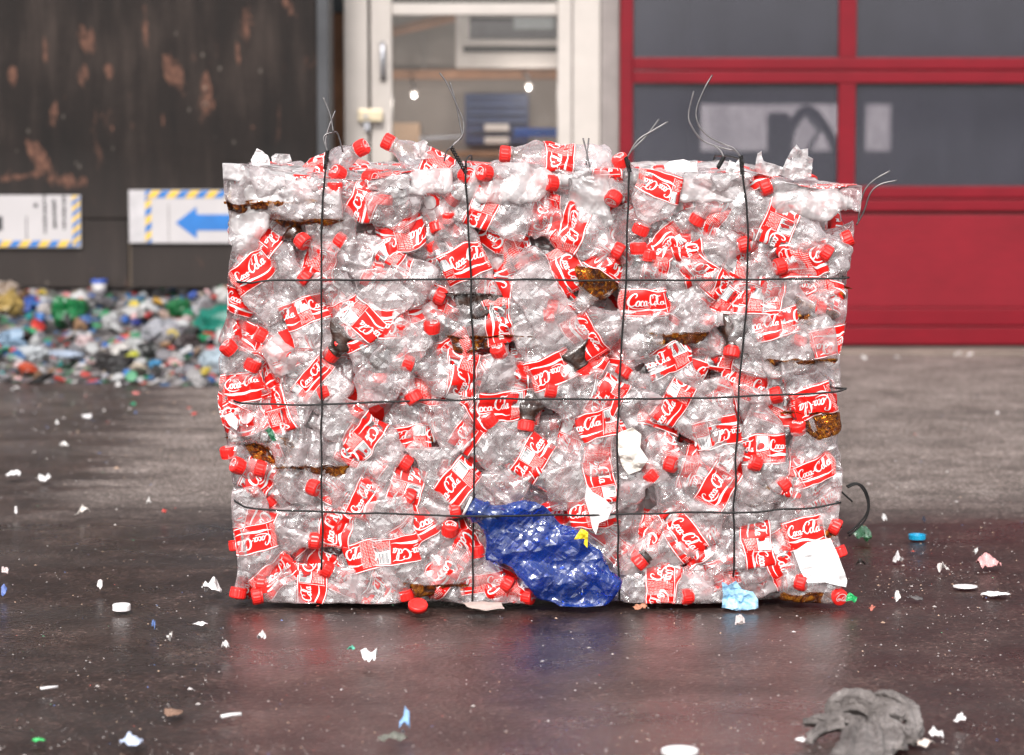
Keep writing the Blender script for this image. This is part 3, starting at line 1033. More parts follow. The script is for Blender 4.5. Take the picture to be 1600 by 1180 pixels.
def ellipse_angles(A, B, n):
    a = np.linspace(0, 2 * np.pi, 721)
    d = np.hypot(A * np.cos(a), B * np.sin(a))
    s = np.concatenate([[0], np.cumsum((d[1:] + d[:-1]) / 2)])
    s /= s[-1]
    return np.interp(np.arange(n) / n, s, a)


def bottle_grid(c, axis, nrm, L=.225, Rad=.0315, flat=.4, crumple=.006, bend=.0, twist=0.0, seed=0, u0=.49, press=None, us=US, na=NA, warp=1.0, fold=.55):
    """world-space grid of a crushed bottle; c is where u = u0 lies on the axis"""
    ax = np.asarray(axis, float)
    ax = ax / np.linalg.norm(ax)
    nz = np.asarray(nrm, float) - ax * np.dot(nrm, ax)
    nz /= np.linalg.norm(nz)
    nx = np.cross(ax, nz)
    A = math.sqrt(max(0.1, 2 - flat ** 2)) * .97
    an = ellipse_angles(A, flat, na)
    an0 = np.arange(na) * 2 * np.pi / na
    r = np.interp(us, PROF_U, PROF_R) * Rad
    fl = .045 * np.exp(-((us - .23) / .08) ** 2) + .04 * np.exp(-((us - .74) / .06) ** 2)
    k = np.clip((us - .72) / .17, 0, 1)            # the neck stays round
    k = k * k * (3 - 2 * k)
    x = r[:, None] * ((1 - k)[:, None] * A * np.sin(an)[None] + k[:, None] * np.sin(an0)[None])
    z = r[:, None] * ((1 - k)[:, None] * flat * np.cos(an)[None] + k[:, None] * np.cos(an0)[None])
    flu = 1 + fl[:, None] * np.cos(9 * an0)[None]
    x, z = x * flu, z * (1 + 2.2 * (flu - 1))
    y = np.repeat(((us - u0) * L)[:, None], na, 1)
    loc = np.stack([x, y, z], -1)
    # crumple: broad dents plus sharp ridges, fading out on the neck
    q = loc / Rad
    amp = crumple * (1 - 0.93 * k)[:, None, None] * np.clip(us / .06, .3, 1)[:, None, None]
    d1 = vnoise3(q * 0.9 * warp + seed * 3.1, seed)
    d2 = vnoise3(q * 2.1 + seed * 1.7, seed + 5)
    rid = 1 - 2 * np.abs(vnoise(q * 1.5 + seed * 0.7, seed + 9))
    loc = loc + amp * (0.7 * d1 + 0.25 * d2)
    loc[..., 2] += amp[..., 0] * 0.5 * rid * np.sign(z)
    # hard straight folds: triangle waves along random directions
    rf = np.random.default_rng(seed + 77)
    for _ in range(4):
        dv = rf.normal(size=3) * np.array([1, 1, .5])
        dv /= np.linalg.norm(dv)
        ph = (q @ dv) * rf.uniform(.45, .95) + rf.uniform(0, 1)
        tri = np.abs((ph % 1) - .5) * 4 - 1
        dr = rf.normal(size=3) * np.array([.55, .25, 1.0])
        loc = loc + (amp[..., 0] * fold * tri)[..., None] * dr
    if twist:
        th = twist * (us - .5)[:, None]
        loc = np.stack([loc[..., 0] * np.cos(th) - loc[..., 2] * np.sin(th), loc[..., 1], loc[..., 0] * np.sin(th) + loc[..., 2] * np.cos(th)], -1)
    if bend:
        yy = loc[..., 1] / L
        loc[..., 0] += bend * L * (yy ** 2)
    w = np.asarray(c) + loc[..., 0:1] * nx + loc[..., 1:2] * ax + loc[..., 2:3] * nz
    return press(w) if press else w


def grid_faces(nu, na, close0=True, close1=False):
    f = [(i * na + j, i * na + (j + 1) % na, (i + 1) * na + (j + 1) % na, (i + 1) * na + j) for i in range(nu - 1) for j in range(na)]
    if close0:
        f.append(tuple(range(na))[::-1])
    if close1:
        f.append(tuple((nu - 1) * na + j for j in range(na)))
    return f


def grid_normals(g):
    du = np.gradient(g, axis=0)
    da = np.roll(g, -1, 1) - np.roll(g, 1, 1)
    n = np.cross(da, du)
    n /= np.linalg.norm(n, axis=-1)[..., None] + 1e-12
    cen = g.mean(1, keepdims=True)
    sgn = np.sign(np.sum(n * (g - cen), -1).mean())
    return n * (sgn if sgn else 1)


def sample_grid(g, n, u, s, us=US):
    """bilinear point and normal at axial u and girth fraction s"""
    i = np.clip(np.searchsorted(us, u) - 1, 0, len(us) - 2)
    fu = ((u - us[i]) / (us[i + 1] - us[i]))[:, None]
    na = g.shape[1]
    t = (s % 1.0) * na
    j = np.floor(t).astype(int) % na
    ft = (t - np.floor(t))[:, None]
    j2 = (j + 1) % na
    out = []
    for a in (g, n):
        out.append((1 - fu) * ((1 - ft) * a[i, j] + ft * a[i, j2]) + fu * ((1 - ft) * a[i + 1, j] + ft * a[i + 1, j2]))
    return out[0], out[1] / (np.linalg.norm(out[1], axis=1)[:, None] + 1e-9)


LU0, LU1 = .355, .628


def label_mesh(g, parent, phase, out_dir, torn=0.0, seed=0, mats=None, name="label"):
    n = grid_normals(g)
    lu = np.linspace(LU0, LU1, 9)
    ns = 44
    rr = np.random.default_rng(seed)
    ss = np.arange(ns) / ns
    U, S = np.meshgrid(lu, ss, indexing='ij')
    p, nn = sample_grid(g, n, U.ravel(), S.ravel())
    # the film lifts off the bottle a little, unevenly
    lift = 0.0007 + 0.0012 * np.clip(vnoise(p * 60, seed), 0, 1)
    v = p + nn * lift[:, None]
    f = [(i * ns + j, i * ns + (j + 1) % ns, (i + 1) * ns + (j + 1) % ns, (i + 1) * ns + j) for i in range(8) for j in range(ns)]
    if torn > 0:
        gap = rr.random()
        keep = []
        for q, (i, j) in enumerate([(i, j) for i in range(8) for j in range(ns)]):
            d = abs(((j / ns - gap + .5) % 1) - .5)
            if d > torn * (0.6 + 0.5 * math.sin(i * 1.9 + seed)):
                keep.append(f[q])
        f = keep
    # artwork that can be seen from outside
    s = ART_V[:, 0] - phase
    s = (s + .5) % 1.0 - .5
    fs = s[ART_F]
    ok = (fs.max(1) - fs.min(1) < .3)
    p2, n2 = sample_grid(g, n, LU0 + (LU1 - LU0) * ART_V[:, 1], s)
    out = n2 @ np.asarray(out_dir, float)
    ok &= (out[ART_F].max(1) > -0.05)
    lift2 = 0.0007 + 0.0012 * np.clip(vnoise(p2 * 60, seed), 0, 1)
    v2 = p2 + n2 * (lift2 + 0.0005 + 0.00006 * ART_L)[:, None]
    af = ART_F[ok]
    used = np.unique(af)
    remap = np.zeros(len(v2), int)
    remap[used] = np.arange(len(used)) + len(v)
    fa = [tuple(int(x) for x in q) for q in remap[af]]
    idx = [0] * len(f) + ART_M[ok].tolist()
    mesh(name, np.concatenate([v, v2[used]]), f + fa, mats or [LABRED, LABWHITE, LABPINK, LABBLACK], parent, idx, smooth=True)


CAP_PROF = [(.0110, -.0085), (.0146, -.0085, 1), (.0150, -.0075, 1), (.0150, .0040, 1), (.0146, .0058), (.0135, .0071), (.0118, .0076), (.0060, .0077)]


def cap_mesh(c, axis, parent, k=1.0, mat=None, logo=True):
    b = MB()
    prof = [((q[0] * k, q[1] * k) + tuple(q[2:])) for q in CAP_PROF]
    b.lathe(prof, 36, c, axis, 0, ripple=0.022)
    ax = np.asarray(axis, float) / np.linalg.norm(axis)
    if logo and ax[1] < 0.35:
        up = np.array([0.2, 0, 1.0]) if abs(ax[2]) < .9 else np.array([1.0, 0, 0.3])
        ex = np.cross(up, ax)
        ex /= np.linalg.norm(ex)
        ey = np.cross(ax, ex)
        u = .0066 * k
        for q, (v, f) in enumerate(LOGO_STROKES):
            x = (v[:, 0] - 1.62) * u
            y = (v[:, 1] - .35) * u * 1.4
            b.add(np.asarray(c) + ax * (.0080 + .00004 * q) * k + x[:, None] * ex + y[:, None] * ey, f, 1)
        b.add([np.asarray(c) + ax * .0081 * k + k * (.0112 * math.cos(a) * ex + .0112 * math.sin(a) * ey) * s_ for a in np.linspace(.2, 2.6, 10) for s_ in (1.0, .88)],
              [(2 * i, 2 * i + 1, 2 * i + 3, 2 * i + 2) for i in range(9)], 1)
    o = b.build("cap", [mat or CAPRED, LABWHITE], parent, smooth=False)
    MB().lathe([(.0128 * k, -.0125 * k), (.0147 * k, -.0122 * k), (.0147 * k, -.0092 * k), (.0128 * k, -.0090 * k)], 24, c, axis).build("seal_ring", mat or CAPRED, o)
    return o


def add_liquid(g, parent, frac, mat, name="cola", lo=None):
    cen = g.mean(1, keepdims=True)
    q = cen + (g - cen) * 1.008
    rows = slice(1, len(US) - 7)
    q = q[rows]
    zmin, zmax = q[..., 2].min(), q[..., 2].max()
    lev = zmin + (zmax - zmin) * frac
    q = q.copy()
    q[..., 2] = np.minimum(q[..., 2], lev + 0.004 * vnoise(q * 45, 3))
    mesh(name, q.reshape(-1, 3), grid_faces(q.shape[0], q.shape[1], True, True), mat, parent, smooth=True)


def add_neck_liquid(g, parent, u0, u1, mat, name="cola", scale=1.012):
    cen = g.mean(1, keepdims=True)
    q = cen + (g - cen) * scale
    sel = (US >= u0) & (US <= u1)
    q = q[sel]
    mesh(name, q.reshape(-1, 3), grid_faces(q.shape[0], q.shape[1], True, True), mat, parent, smooth=True)


N_BOTTLES = [0]


def bottle(c, axis, nrm, label=None, cat="bottle", group=None, phase=None, cap=True, mat=None, seed=0, liquid=None, neck_liquid=None,
           press=bale_press, torn=0.0, u0=.49, out_dir=(0, -1, 0), capmat=None, name="plastic_bottle", cap_out=None, smooth=False, **kw):
    N_BOTTLES[0] += 1
    g = bottle_grid(c, axis, nrm, seed=seed, press=press, u0=u0, **kw)
    t = thing(name, label, cat, g.reshape(-1, 3).mean(0), group)
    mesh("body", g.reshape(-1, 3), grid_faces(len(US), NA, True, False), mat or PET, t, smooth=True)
    if phase is not None:
        label_mesh(g, t, phase, out_dir, torn, seed)
    if cap:
        n0, n1 = g[-1].mean(0), g[-4].mean(0)
        a = n0 - n1
        a = a / (np.linalg.norm(a) + 1e-9)
        cc = n0 - a * .002
        if press is bale_press:
            cc = cc.copy()
            cc[2] = max(cc[2], .0165)
        k = kw.get("Rad", .0315) / .0315
        cap_mesh(cc, a, t, min(1.0, k) if k < 1 else 1.0, capmat)
    if liquid:
        add_liquid(g, t, liquid[0], liquid[1])
    if neck_liquid:
        add_neck_liquid(g, t, neck_liquid[0], neck_liquid[1], neck_liquid[2])
    return t, g


# ------------------------------------------------------------------ what the photograph shows on the front of the bale
# printed labels: px, py, reading angle (deg, image), artwork phase, distance to cap in px (None: cap hidden), depth (mm), extra
PH = dict(L=0.0, R=.14, l=-.14, B=.27, T=-.26, LL=.46, M=.5)
LABELS = [
    (571, 308, 68, 'R', None, 14, {}), (600, 418, 62, 'R', 92, 9, {}), (394, 425, 35, 'L', None, 12, {}),
    (755, 322, 68, 'B', None, 10, {}), (852, 337, 80, 'L', None, 22, {}), (726, 410, 24, 'LL', None, 9, dict(liquid=(.4, 'd'))),
    (924, 376, 8, 'R', None, 30, {}), (885, 420, -62, 'L', None, 12, {}), (1095, 299, 8, 'R', None, 26, {}),
    (1217, 348, -112, 'B', None, 9, {}), (1112, 335, 60, 'T', None, 24, {}), (1027, 412, 78, 'T', None, 20, {}),
    (1255, 405, 8, 'T', None, 18, {}), (1103, 430, -38, 'R', None, 9, {}), (477, 487, 20, 'B', None, 11, {}),
    (455, 553, 20, 'R', None, 30, {}), (567, 516, 22, 'L', None, 8, {}), (625, 490, 20, 'T', None, 24, {}),
    (488, 592, 50, 'LL', 70, 10, {}), (380, 604, 10, 'L', None, 22, {}), (556, 692, 62, 'L', None, 9, {}),
    (400, 650, 28, 'T', None, 24, dict(liquid=(.5, 'a'))), (640, 684, 6, 'R', None, 26, {}), (779, 502, -80, 'L', 90, 6, dict(liquid=(.42, 'a'))),
    (860, 578, -158, 'LL', None, 8, dict(liquid=None)), (722, 584, 84, 'R', None, 13, {}), (788, 634, 6, 'R', None, 9, {}),
    (914, 527, -58, 'L', None, 17, {}), (949, 622, 62, 'R', None, 10, {}), (936, 664, 14, 'R', None, 7, {}),
    (735, 672, 55, 'R', None, 11, {}), (1007, 473, 0, 'L', 84, 5, {}), (1133, 468, -35, 'B', None, 21, {}),
    (1180, 468, -5, 'B', None, 12, dict(liquid=None)), (1214, 506, 12, 'R', None, 10, {}), (1303, 532, -172, 'L', None, 12, {}),
    (1044, 562, 25, 'R', None, 10, {}), (1052, 628, 57, 'R', None, 8, {}), (1270, 628, -162, 'L', None, 10, dict(liquid=(.4, 'a'))),
    (1120, 676, -166, 'R', None, 8, {}), (1193, 702, 4, 'B', None, 9, {}), (633, 763, -108, 'B', None, 10, {}),
    (570, 778, 64, 'L', None, 12, {}), (526, 825, 82, 'L', None, 16, {}), (398, 840, -166, 'L', 92, 6, dict(flat=.5)),
    (487, 917, 84, 'R', 90, 8, {}), (431, 900, 40, 'L', None, 16, {}), (576, 868, 14, 'T', None, 8, {}),
    (645, 832, 38, 'B', None, 9, {}), (552, 912, -20, 'R', None, 20, {}), (716, 752, 50, 'R', None, 7, {}),
    (833, 716, 58, 'B', None, 10, {}), (935, 705, 80, 'T', None, 14, {}), (937, 752, -80, 'R', None, 10, {}),
    (753, 912, 10, 'T', 60, 10, {}), (1122, 762, 58, 'L', None, 7, {}), (1270, 735, 22, 'LL', None, 5, dict(flat=.34)),
    (1067, 838, -55, 'L', None, 9, {}), (1260, 834, 14, 'L', None, 5, {}), (1182, 852, -82, 'B', None, 13, {}),
    (1031, 920, 88, 'T', None, 9, {}), (1122, 897, 18, 'R', None, 18, {}), (1222, 885, -70, 'R', None, 16, {}),
    (660, 612, 4, 'T', None, 30, {}), (1020, 706, 30, 'R', None, 24, {}), (925, 800, 5, 'T', None, 18, {}),
    (1236, 468, 4, 'T', None, 34, {}), (690, 470, -20, 'R', None, 30, {}), (425, 712, -70, 'L', None, 34, {}),
    (1300, 760, 10, 'R', None, 30, {}), (1160, 600, -20, 'T', None, 38, {}), (520, 470, -40, 'L', None, 36, {}),
    (620, 345, 10, 'T', None, 40, {}), (1010, 310, 20, 'R', None, 36, {}), (800, 400, 30, 'T', None, 38, {}),
    (890, 690, 70, 'R', None, 40, {}), (430, 800, 75, 'T', None, 36, {}), (980, 870, -30, 'T', None, 36, {}),
]
# caps: px, py, direction in which the bottle runs away from the cap (deg, image), lean of the cap toward the viewer (deg), depth, extra
CAPS = [
    (523, 292, -92, 4, 10, {}), (604, 314, 88, 2, 8, {}), (472, 380, 137, 28, 6, dict(neck=('d', .80, .93))), (695, 337, -88, 22, 12, {}),
    (681, 357, 100, 20, 16, {}), (860, 283, -8, 30, 8, {}), (961, 313, 62, 42, 4, {}), (1002, 360, 70, -12, 8, {}), (996, 387, -85, 3, 7, {}),
    (1194, 292, 20, 10, 6, {}), (1163, 380, -158, 5, 8, {}), (1218, 419, 15, 18, 8, {}), (1293, 395, 152, 8, 8, {}),
    (358, 541, -52, 24, 4, {}), (624, 511, -88, 20, 8, {}), (673, 510, -85, 22, 10, {}), (529, 536, 18, 6, 10, {}), (635, 572, -14, 8, 6, {}),
    (560, 644, 55, -8, 12, {}), (865, 478, 172, 5, 16, {}), (783, 546, -70, 32, 4, {}), (825, 667, 85, 12, 4, dict(neck=('d', .62, .93))),
    (860, 606, -15, 8, 6, {}), (762, 657, -50, 12, 8, {}), (977, 583, 60, 10, 12, {}), (1145, 552, 82, 18, 6, dict(neck=('d', .40, .93))),
    (1284, 482, 172, 6, 16, {}), (1247, 667, -78, 26, 4, {}), (368, 731, -20, 40, 2, {}), (405, 736, -12, 4, 6, {}), (490, 766, 160, 38, 6, {}),
    (635, 725, 145, -5, 10, {}), (493, 848, 172, 5, 10, {}), (368, 928, 85, 8, 8, {}), (400, 931, 5, 10, 4, {}), (508, 891, -25, 10, 4, {}),
    (633, 936, 100, -6, 10, {}), (713, 795, -165, 5, 10, {}), (703, 826, -100, 40, 4, {}), (792, 914, 150, 6, 6, {}), (826, 946, 170, 30, 4, {}),
    (1051, 725, 170, 38, 3, {}), (1015, 744, -40, 5, 8, {}), (1222, 759, 35, 24, 4, {}), (1311, 828, 160, 10, 4, {}), (1318, 862, 120, 6, 12, {}),
    (998, 879, 40, 8, 8, dict(neck=('d', .86, .93))), (1072, 941, 6, 22, 4, {}), (1254, 914, 165, 40, 3, {}), (1328, 941, 172, 52, -4, {}),
    (598, 590, 92, -6, 12, dict(neck=('d', .70, .93))), (688, 466, 155, 4, 14, {}), (912, 582, 120, -10, 14, dict(neck=('d', .74, .93))), (406, 524, -30, 10, 26, {}),
    (1090, 345, 60, -10, 20, {}), (514, 552, 45, -20, 16, dict(neck=('d', .7, .93))),
]

RW = {0: "top", 1: "second", 2: "third", 3: "bottom"}
CW = {0: "leftmost", 1: "second", 2: "middle", 3: "fourth", 4: "rightmost"}
VX = [(503, 503), (733, 742), (985, 966), (1166, 1147)]
HY = [438, 623, 799]
_seen_labels = {}


def where(px, py):
    r = sum(py > h for h in HY)
    c = sum(px > a + (b - a) * (py - 260) / 640 for a, b in VX)
    xs = [350, 503, 738, 972, 1155, 1330]
    ys = [262, 438, 623, 799, 950]
    fx = (px - xs[c]) / (xs[c + 1] - xs[c])
    fy = (py - ys[r]) / (ys[r + 1] - ys[r])
    h = "left" if fx < .36 else "right" if fx > .64 else ""
    v = "upper" if fy < .36 else "lower" if fy > .64 else ""
    pos = (v + "-" + h).strip("-") or "centre"
    return pos, f"{CW[c]} wire square, {RW[r]} row"


def compass(deg):
    d = (deg + 360) % 360
    return ["right", "up-right", "up", "up-left", "left", "down-left", "down", "down-right"][int((d + 22.5) // 45) % 8]


def unique(lab, alts):
    for q in [lab] + alts:
        if q.lower() not in _seen_labels:
            _seen_labels[q.lower()] = 1
            return q
    k = alts[-1] if alts else lab
    _seen_labels[k.lower()] = _seen_labels.get(k.lower(), 1) + 1
    return k


def traced_bottles():
    grp = "crushed bottles on the bale's front"
    for q, (px, py, t, ph, cd, dep, ex) in enumerate(LABELS):
        r = np.random.default_rng(100 + q)
        a = R(t + 90)
        lean = r.uniform(-.07, .07)
        axis = np.array([math.cos(a), lean, math.sin(a)])
        L = .225 * ((cd / 108) if cd else r.uniform(.78, .98))
        c = P(px, py, YF + dep / 1000 + .008)
        flat = ex.get('flat', r.uniform(.20, .33))
        nrm = np.array([r.uniform(-.12, .12), -1, r.uniform(-.12, .16)])
        pos, sq = where(px, py)
        what = {'B': "bar code showing", 'T': "small print showing"}.get(ph, "script reading " + compass(t) if abs(t) > 20 else "upright script")
        if ph not in 'BT' and abs(t) > 150:
            what = "upside-down script"
        liq = ex.get('liquid')
        lab = f"red-labelled bottle, {what}, {pos} of {sq}"
        alt = [f"tilted red-labelled bottle, {what}, {pos} of {sq}", f"deeper red-labelled bottle, {what}, {pos} of {sq}"]
        bottle(c, axis, nrm, unique(lab, alt), group=grp, phase=PH[ph] + r.uniform(-.02, .02), cap=cd is not None, seed=200 + q, L=L, flat=flat,
               crumple=r.uniform(.0035, .0075) if dep < 15 else r.uniform(.007, .011), fold=.32, bend=r.uniform(-.15, .15), twist=r.uniform(-.3, .3), torn=max(0, r.uniform(-.12, .16)),
               liquid=(liq[0] * .72, AMBER if liq[1] == 'a' else COLA) if liq else None)
    for q, (px, py, d, lean, dep, ex) in enumerate(CAPS):
        r = np.random.default_rng(400 + q)
        a = R(d + 180)
        le = R(lean)
        axis = np.array([math.cos(a) * math.cos(le), -math.sin(le), math.sin(a) * math.cos(le)])
        L = .225 * r.uniform(.8, 1.0)
        cc = P(px, py, YF + max(dep, 0) / 1000 + .006 if lean < 35 else YF - .004 + dep / 1000)
        c = cc - axis / np.linalg.norm(axis) * L * .97 * (1 - .49)
        pos, sq = where(px, py)
        nl = ex.get('neck')
        face = "red cap facing out" if lean > 20 else "red cap " + compass(d + 180)
        lab = f"clear bottle, {face}{', cola inside' if nl else ''}, {pos} of {sq}"
        alt = [f"crumpled clear bottle, {face}, {pos} of {sq}", f"half-hidden clear bottle, {face}, {pos} of {sq}"]
        nrm = np.array([r.uniform(-.15, .15), -1, r.uniform(-.15, .15)])
        bottle(c, axis, nrm, unique(lab, alt), group=grp, phase=[None, .5, PH['R'], PH['T']][int(r.integers(0, 4))], cap=True, seed=500 + q, L=L, flat=r.uniform(.24, .40),
               crumple=r.uniform(.004, .007), bend=r.uniform(-.1, .1), neck_liquid=(nl[1], nl[2], COLA) if nl else None, torn=r.uniform(0, .2))


def filler_bottles():
    r = np.random.default_rng(9)
    n = 0
    for gy in range(8):
        for gx in range(11):
            px = 380 + gx * 92 + r.uniform(-36, 36) + (gy % 2) * 40
            py = 290 + gy * 90 + r.uniform(-30, 30)
            if px > 1310 or py > 925 or r.random() < .06:
                continue
            dep = r.uniform(.024, .056)
            a = r.uniform(0, 2 * np.pi)
            axis = np.array([math.cos(a), r.uniform(-.3, .3), math.sin(a)])
            lb = r.random() < .95
            bottle(P(px, py, YF + dep), axis, np.array([r.uniform(-.4, .4), -1, r.uniform(-.4, .4)]),
                   "crushed red-labelled bottle mostly hidden behind the bale's front bottles" if lb else "crushed clear bottle mostly hidden behind the bale's front bottles",
                   group="labelled bottles deeper in the bale" if lb else "clear bottles deeper in the bale",
                   phase=r.uniform(0, 1) if lb else None, cap=r.random() < .5, seed=700 + n, L=r.uniform(.16, .22), flat=r.uniform(.24, .42), crumple=r.uniform(.005, .010),
                   liquid=(r.uniform(.2, .5), AMBER) if r.random() < .08 else None)
            n += 1


TOPS = [  # named ones that break the skyline: cap px, py, direction away from cap, lean, Y, text
    (567, 230, -152, 20, 5.06, {}, "clear bottle lying on the bale top, cap raised toward the door frame"),
    (604, 221, -28, -2, 5.10, {}, "clear bottle lying on the bale top, red cap at its upper left"),
    (787, 241, -4, 4, 5.05, {}, "clear bottle lying level on the bale top, cap at left"),
    (969, 250, -60, 25, 5.03, {}, "bottle standing up from the bale top beside the third upright wire"),
    (526, 270, -35, 38, 5.03, {}, "bottle on the bale top by the first wire knot, cap facing out"),
]


def top_and_side_bottles():
    for q, (px, py, d, lean, Y, ex, lab) in enumerate(TOPS):
        r = np.random.default_rng(900 + q)
        a, le = R(d + 180), R(lean)
        axis = np.array([math.cos(a) * math.cos(le), -math.sin(le), math.sin(a) * math.cos(le)])
        L = .20
        c = P(px, py, Y) - axis * L * .5
        bottle(c, axis, np.array([0, -.6, 1.0]), lab, group="bottles on the bale's top", phase=PH['T'], seed=900 + q, L=L, flat=.5, crumple=.005, press=None, out_dir=(0, -.6, .8))
    r = np.random.default_rng(21)
    n = 0
    for k in range(46):
        x = -0.47 + 1.04 * ((k * .618) % 1)
        y = YF + .045 + .66 * (k / 46.0) ** 1.2
        z = ZTOP - .022 + r.uniform(0, .018)
        a = r.uniform(0, 2 * np.pi)
        lb = r.random() < .5
        cl = r.random() < .45
        bottle((x, y, z), np.array([math.cos(a), math.sin(a), r.uniform(-.08, .08)]), np.array([r.uniform(-.2, .2), r.uniform(-.2, .2), 1]),
               "cloudy crushed bottle packed into the bale's top face" if cl else "clear crushed bottle packed into the bale's top face",
               group="cloudy bottles in the bale's top" if cl else "clear bottles in the bale's top", phase=r.uniform(0, 1) if lb else None, cap=r.random() < .4 and x > -.40, seed=950 + k, L=r.uniform(.17, .22),
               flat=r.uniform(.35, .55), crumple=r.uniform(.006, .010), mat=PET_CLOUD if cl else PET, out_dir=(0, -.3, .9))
    for side in (-1, 1):
        for k in range(20):
            y = YF + .05 + .64 * ((k * .618) % 1)
            z = .05 + .66 * (k + .5) / 20
            x = xl(z) + .018 + r.uniform(0, .02) if side < 0 else xr(z) - .018 - r.uniform(0, .02)
            a = r.uniform(0, 2 * np.pi)
            lb = r.random() < .6
            bottle((x, y, z), np.array([r.uniform(-.1, .1), math.cos(a), math.sin(a)]), np.array([side, r.uniform(-.2, .2), r.uniform(-.2, .2)]),
                   f"crushed bottle packed into the bale's {'left' if side < 0 else 'right'} flank", group=f"bottles in the bale's {'left' if side < 0 else 'right'} flank",
                   phase=r.uniform(0, 1) if lb else None, cap=r.random() < .5, seed=1100 + k + 50 * side, L=r.uniform(.17, .22), flat=r.uniform(.3, .5), crumple=r.uniform(.005, .009), out_dir=(side, 0, 0))
    # big cloudy bottles flattened along the upper edge
    big = [(430, 294, 3, 120, .36, "large milky flattened bottle along the bale's upper left edge"), (800, 285, 2, 150, .4, "milky flattened bottle at the bale's upper edge, middle"),
           (1075, 282, -3, 170, .36, "long milky flattened bottle at the bale's upper edge beside the knot"), (1270, 312, -6, 105, .45, "thick milky crumpled bottle at the bale's upper right corner"),
           (640, 275, 4, 120, .4, "milky flattened bottle under the two bottles lying on top"), (925, 300, 84, 100, .3, "milky flattened bottle standing in the top middle square"),
           (1228, 290, 60, 90, .5, "milky crumpled bottle end at the upper right"), (385, 345, 70, 95, .4, "milky bottle along the bale's left edge, top row")]
    for q, (px, py, d, ln, fl, lab) in enumerate(big):
        a = R(d)
        sg = 1 if q % 2 else -1
        bottle(P(px, py, YF + .022), sg * np.array([math.cos(a), 0, math.sin(a)]), np.array([0, -1, .35]), lab, group="milky bottles along the upper edge", cap=False, seed=1300 + q,
               mat=PET_CLOUD, L=ln / 870 * 1.15, Rad=.029, flat=fl, crumple=.005, fold=.4, liquid=(.24, AMBER) if q in (0,) else None)


def scrap_sheet(outline, Y, name, label, cat, mat, amp=.004, seed=0, thick=.0012, group=None, parent=None, tilt=0.0, fold=14.0, at=None):
    """a torn crumpled sheet standing or lying in the scene: outline in px at depth Y (or at ground points)"""
    pts = [P(px, py, Y) for px, py in outline] if at is None else at
    pts = np.array(pts)
    bm = bmesh.new()
    vs = [bm.verts.new(p) for p in pts]
    f = bm.faces.new(vs)
    bm.normal_update()
    nrm = np.array(f.normal)
    bmesh.ops.triangulate(bm, faces=bm.faces[:])
    size = np.ptp(pts, axis=0).max()
    for _ in range(5):
        long = [e for e in bm.edges if e.calc_length() > size / 9]
        if not long:
            break
        bmesh.ops.subdivide_edges(bm, edges=long, cuts=1)
        bmesh.ops.triangulate(bm, faces=[q for q in bm.faces if len(q.verts) > 3])
    bm.verts.index_update()
    v = np.array([q.co for q in bm.verts])
    fs = [[q.index for q in g.verts] for g in bm.faces]
    bm.free()
    k = fold / size * .25
    d = vnoise(v * k, seed) + .5 * vnoise(v * k * 2.3, seed + 1) + .5 * (1 - 2 * np.abs(vnoise(v * k * 1.4, seed + 2)))
    v = v + nrm * (amp * d)[:, None]
    if at is not None:
        cc = v.mean(0)
        rad = np.hypot(v[:, 0] - cc[0], v[:, 1] - cc[1]) / (np.hypot(pts[:, 0] - cc[0], pts[:, 1] - cc[1]).max())
        v[:, 2] = pts[:, 2].mean() + amp * (np.clip(1.25 - rad, 0, 1) ** .6) * (1.1 + .9 * d) + .0006 * d
        v[:, 2] = np.maximum(v[:, 2], .0015)
    o = mesh(name, v, fs, mat, parent)
    sm = o.modifiers.new("thickness", 'SOLIDIFY')
    sm.thickness = thick
    if parent is None:
        c = v.mean(0)
        o.data.transform(Matrix.Translation(-Vector(c)))
        o.location = c
        tag(o, label, cat, group)
    return o


PAPER = plain("white_paper", (0.80, 0.77, 0.77), 0.8, var=.05, scale=30, bump=.2)


